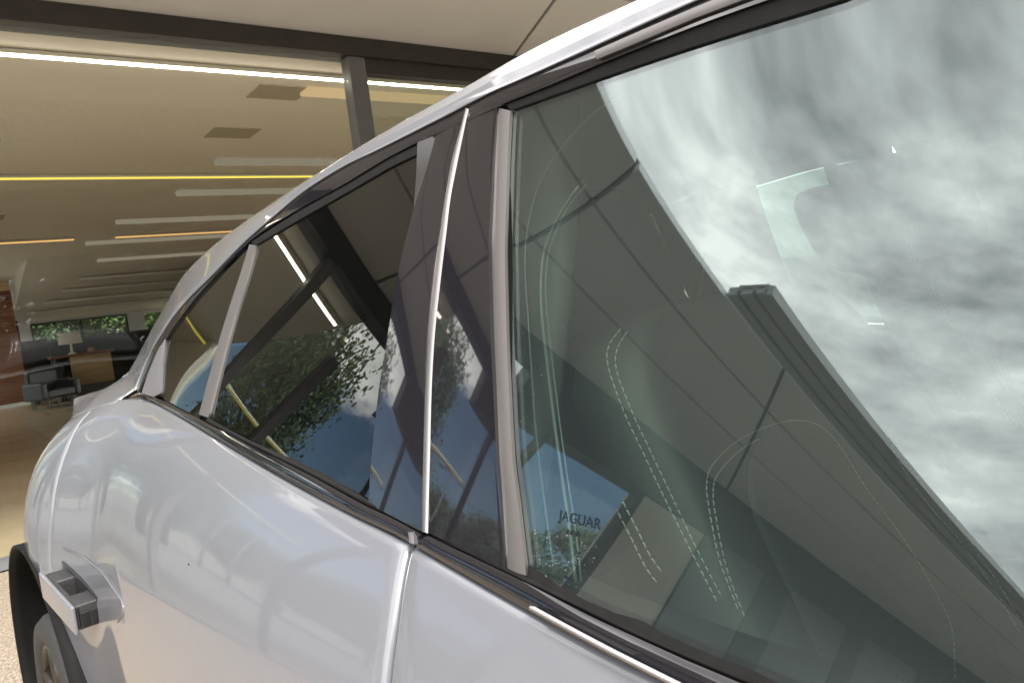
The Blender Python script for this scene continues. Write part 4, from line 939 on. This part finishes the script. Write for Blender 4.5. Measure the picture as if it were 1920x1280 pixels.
# inner pillar behind the door gap, near side and far side
pil = []
for z in np.linspace(1.0, 1.47, 12):
    pil.append([Vector((G(.6, z) + d, y + .25 * (z - 1.2) * .4, z)) for y, d in ((.50, .05), (.53, .035), (.60, .02), (.76, .02), (.80, .05))])
pi_ = cpart(from_rows('pillar_lining', pil, dark_trim, None, .01)); mirror_part(pi_)
pil = []
for z in np.linspace(1.1, 1.43, 8):
    y0 = 1.34 + .28 * (z - 1.1) / .33 * .35
    pil.append([Vector((G(y, z) + .02, y, z)) for y in (y0 - .02, y0 + .05)])
pj = cpart(from_rows('quarter_lining', pil, dark_trim, None, .01)); mirror_part(pj)
pil = []
for z in np.linspace(1.06, 1.46, 8):
    pil.append([Vector(flip((G(y, z) + .03, y, z))) for y in (1.0, 1.1, 1.2, 1.33)])
cpart(from_rows('far_window_mask', pil, dark_trim, None, .004, outward=(1, 0, 0)))  # dark sheet added inside to cover part of the bright far window
# seat belt webbing and door seal seen through the front window
mat('grey_seal', (.16, .175, .17), .35)
for L, rd in ((SEAL_A, .0009), (SEAL_B, .0008), (SEAL_C, .0016)):
    bm = bmesh.new(); tube(bm, catmull(L, 4), rd, 8); cpart(bm_obj('door_seal', bm, MATS['grey_seal']))

def SY(X, z, X0=.86):
    a = abs((X - X0) / .27)
    return .44 + .42 * (z - 1.0) - .05 * min(a, 1) ** 2 + .35 * max(0, a - .85) ** 2
def seat_shell(X0, dy):
    """front face, sides and back of a bolstered backrest as one closed loft of rings"""
    rows = []
    zs = [.62, .70, .80, .90, 1.0, 1.08, 1.14, 1.18, 1.205, 1.215]
    for z in zs:
        shrink = 1.0 if z < 1.12 else math.sqrt(max(.02, 1 - ((z - 1.12) / .10) ** 2)) * .45 + .55
        hw = .285 * shrink; ring = []
        for i in range(25):
            X = X0 - hw + 2 * hw * i / 24
            ring.append((X, SY(X0 + (X - X0) / shrink * .97, z, X0) + dy + .004 + .02 * (1 - shrink), z))
        th = .13 * shrink
        for i in range(12):
            X = X0 + hw - 2 * hw * i / 11
            u = (X - X0) / hw
            ring.append((X, .44 + .42 * (z - 1.0) + dy + th - .07 * abs(u) ** 4, z))
        rows.append(ring)
    c = rows[-1]; cx = sum(p[0] for p in c) / len(c); cy_ = sum(p[1] for p in c) / len(c)
    rows.append([(cx + (p[0] - cx) * .5, cy_ + (p[1] - cy_) * .5, 1.222) for p in c])
    rows.append([(cx + (p[0] - cx) * .02, cy_ + (p[1] - cy_) * .02, 1.224) for p in c])
    return rows
def seat_head(X0, dy):
    rows = []
    for z, k in ((1.205, .55), (1.215, .80), (1.235, .94), (1.27, 1.0), (1.32, 1.0), (1.36, .96), (1.385, .84), (1.395, .6), (1.398, .05)):
        ring = []
        for i in range(28):
            a = 2 * math.pi * i / 28
            sx = math.copysign(abs(math.cos(a)) ** .6, math.cos(a)); sy = math.copysign(abs(math.sin(a)) ** .7, math.sin(a))
            X = X0 + sx * .135 * k
            ring.append((X, .575 + .42 * (z - 1.0) + dy + sy * .05 * k + (.10 * ((X - X0) / .2) ** 2), z))
        rows.append(ring)
    return rows
def cushion(X0, dy):
    rows = []
    for y, z in ((-.12, .58), (-.14, .64), (-.10, .68), (.1, .66), (.30, .63), (.42, .62), (.44, .55)):
        rows.append([(X0 + u * .28, y + dy, z + (.045 * abs(u) ** 3 if abs(u) < .95 else -.03)) for u in np.linspace(-1, 1, 21)])
    return rows
def dashes(lines, m, name, parent, rad=.0007, step=.0085, ln=.006, off=(-.3, -1, .1), lift=.0035):
    bm = bmesh.new(); o = Vector(off).normalized() * lift
    for L in lines:
        P = catmull(L, 10); d = 0.0; P = resample([tuple(p) for p in P], max(4, int(sum((Vector(P[i + 1]) - Vector(P[i])).length for i in range(len(P) - 1)) / .0008)))
        seg = int(ln / .0008); stp = int(step / .0008); i = 0
        while i + seg < len(P):
            tube(bm, [Vector(P[i]) + o, Vector(P[i + seg // 2]) + o * 1.25, Vector(P[i + seg]) + o], rad, 5); i += stp
    return cpart(bm_obj(name, bm, m), parent)
def make_seat(X0, dy, stitches):
    s = cpart(from_rows('seat', seat_shell(X0, dy), leather, None, close_u=True, outward=(0, -1, 0)))
    cpart(from_rows('headrest', seat_head(X0, dy), leather, None, close_u=True, outward=(0, -1, 0)), s)
    cpart(from_rows('seat_cushion', cushion(X0, dy), leather_insert, None, .03, outward=(0, 0, 1)), s)
    # insert panel standing a little proud of the backrest
    pn = []
    for z in np.linspace(.68, 1.06, 18):
        w = .175 * (1 if z < .98 else math.sqrt(max(0, 1 - ((z - .98) / .085) ** 2)))
        pn.append([Vector((X, SY(X, z, X0) + dy - .004 * (1 - ((X - X0) / .18) ** 4), z)) for X in np.linspace(X0 - w, X0 + w, 20)])
    cpart(from_rows('seat_insert', pn, leather_insert, None, .003, outward=(0, -1, 0)), s)
    dashes(stitches[0], stitch_m, 'stitching', s)
    return s
near_st = [[tuple(p) for p in STITCH[k]] for k in ('outer1', 'outer2', 'insert1', 'inner1', 'low', 'head1', 'head2')]
ins2 = [(x + .008, y - .001, z - .010) for x, y, z in STITCH['insert1']]
inn2 = [(x + .012, y - .001, z + .006) for x, y, z in STITCH['inner1']]
low2 = [(x + .004, y - .004, z + .010) for x, y, z in STITCH['low']]
make_seat(.86, 0.0, [near_st + [ins2, inn2, low2]])
off_ = Vector((.74, -.06, 0))
make_seat(1.60, -.06, [[[tuple(Vector(p) + off_) for p in L] for L in near_st]])
# rear bench
rb = cpart(boxes('rear_bench', [((XC, 1.15, .62), (1.30, .50, .18), 0), ((XC, 1.46, .85), (1.30, .16, .52), 0)], leather, None, .04))
for x in (XC - .38, XC + .38): cpart(boxes('rear_headrest', [((x, 1.50, 1.17), (.26, .09, .16), 0)], leather, None, .035), rb)
cpart(boxes('centre_console', [((XC, .05, .66), (.22, 1.0, .16), 0)], dark_trim, None, .03))
dash = []
for x in np.linspace(.50, 1.97, 16):
    dash.append([Vector((x, y, z)) for y, z in ((-.62, .70), (-.58, .86), (-.62, .96), (-.80, .985), (-.95, .99))])
cpart(from_rows('dashboard', dash, dark_trim, None, .02, outward=(0, 1, 0)))
sw = cpart(lathe('steering_wheel', [(.185 + .014 * math.cos(a), .014 * math.sin(a)) for a in np.linspace(0, 2 * math.pi, 13)], dark_trim, None, (0, 0, 0), 'Z', 40))
sw.matrix_parent_inverse = Matrix.Identity(4)
sw.location = (.86 - XC, -.42 - .8, .90); sw.rotation_euler = (R(68), 0, 0)
wsr = []
for v in np.linspace(0, 1, 8):
    y = -.92 + .86 * v; z = 1.0 + .44 * v; x0 = .66 - .04 * v
    wsr.append(catmull([(x0, y + .05, z), (x0 + .2, y - .03, z + .02), (XC, y - .08, z + .03), (2 * XC - x0 - .2, y - .03, z + .02), (2 * XC - x0, y + .05, z)], 4))
cpart(from_rows('windscreen', wsr, glass_front, None, .005, outward=(0, -1, 0)))
# --- printed marking on the front window (reads from outside)
def glass_text(txt, y0, z0, y1, z1, size, name='glass_marking'):
    cu = bpy.data.curves.new(name, 'FONT'); cu.body = txt; cu.size = 1.0; cu.extrude = 0; cu.resolution_u = 3
    ob = bpy.data.objects.new(name, cu); COL.objects.link(ob)
    bpy.context.view_layer.update()
    me = bpy.data.meshes.new_from_object(ob.evaluated_get(bpy.context.evaluated_depsgraph_get()))
    bpy.data.objects.remove(ob, do_unlink=True)
    w = max(v.co.x for v in me.vertices)
    e1 = Vector((y1 - y0, z1 - z0)); L = e1.length; e1 = e1 / L; e2 = Vector((e1.y, -e1.x))
    if e2.y < 0: e2 = -e2
    for v in me.vertices:
        a = v.co.x / w * L; b = v.co.y * size
        y = y0 + e1.x * a + e2.x * b; z = z0 + e1.y * a + e2.y * b
        v.co = Vector((G(y, z), y, z)) + Gn(y, z) * -.0011
    return cpart(link_mesh(name, me, print_m))
(ty0, tz0), (ty1, tz1) = C['text']
glass_text('JAGUAR', ty0, tz0, ty1, tz1, .0105)
def glass_bars(bl):
    bm = bmesh.new()
    for y0, z0, y1, z1, h in bl:
        y0 += ty0 - .4138; y1 += ty0 - .4138; z0 += tz0 - 1.0797; z1 += tz0 - 1.0797
        vs = []
        for y, z in ((y0, z0), (y1, z1), (y1, z1 + h), (y0, z0 + h)):
            vs.append(bm.verts.new(Vector((G(y, z), y, z)) + Gn(y, z) * -.0011))
        bm.faces.new(vs)
    me = bpy.data.meshes.new('glass_marking'); bm.to_mesh(me); bm.free()
    return cpart(link_mesh('glass_marking', me, print_m))
glass_bars([(.4025, 1.0722, .3995, 1.0722, .003), (.3985, 1.0722, .3955, 1.0722, .003), (.3925, 1.0721, .3895, 1.072, .0032),
            (.3860, 1.0535, .3848, 1.0535, .0085), (.3880, 1.0530, .3830, 1.0528, .0008), (.3880, 1.0618, .3830, 1.0616, .0008),
            (.3975, 1.0425, .3945, 1.0424, .0022), (.3935, 1.0424, .3905, 1.0423, .0022), (.3890, 1.0422, .3870, 1.0422, .0022)])
bpy.context.view_layer.update()
# --- dust on the glass and a fly speck on the paint
rnd = random.Random(4); bm = bmesh.new()
def disc(p, nn, r):
    a = nn.orthogonal().normalized(); b = nn.cross(a); ph = rnd.random() * 3
    bm.faces.new([bm.verts.new(p + nn * .0004 + r * (math.cos(ph + k * 1.047) * a * rnd.uniform(.6, 1) + math.sin(ph + k * 1.047) * b * rnd.uniform(.6, 1))) for k in range(6)])
for k in range(150):
    t = rnd.random() ** 1.5; y = .575 - .10 * rnd.random() - t * .12 * rnd.random(); z = 1.055 + .36 * rnd.random()
    if rnd.random() < .45: y = rnd.uniform(.36, .45); z = rnd.uniform(1.04, 1.075)
    lim = float(np.interp(z, [b for a, b in sorted(C['s2_r'], key=lambda q: q[1])], [a for a, b in sorted(C['s2_r'], key=lambda q: q[1])]))
    if y > lim - .006: continue
    nn = Gn(y, z); disc(Vector((G(y, z), y, z)) + nn * -.0015, nn, rnd.uniform(.00018, .00042))
o = cpart(bm_obj('dust_specks', bm, mat('pale_dust', (.6, .6, .58), .9), None, False), car); o['kind'] = 'stuff'
bm = bmesh.new(); bmesh.ops.create_icosphere(bm, subdivisions=1, radius=.0018, matrix=Matrix.Translation((Bf(1.13, .93), 1.13, .93)))
cpart(bm_obj('fly_speck', bm, black_m), car)
bpy.context.view_layer.update()
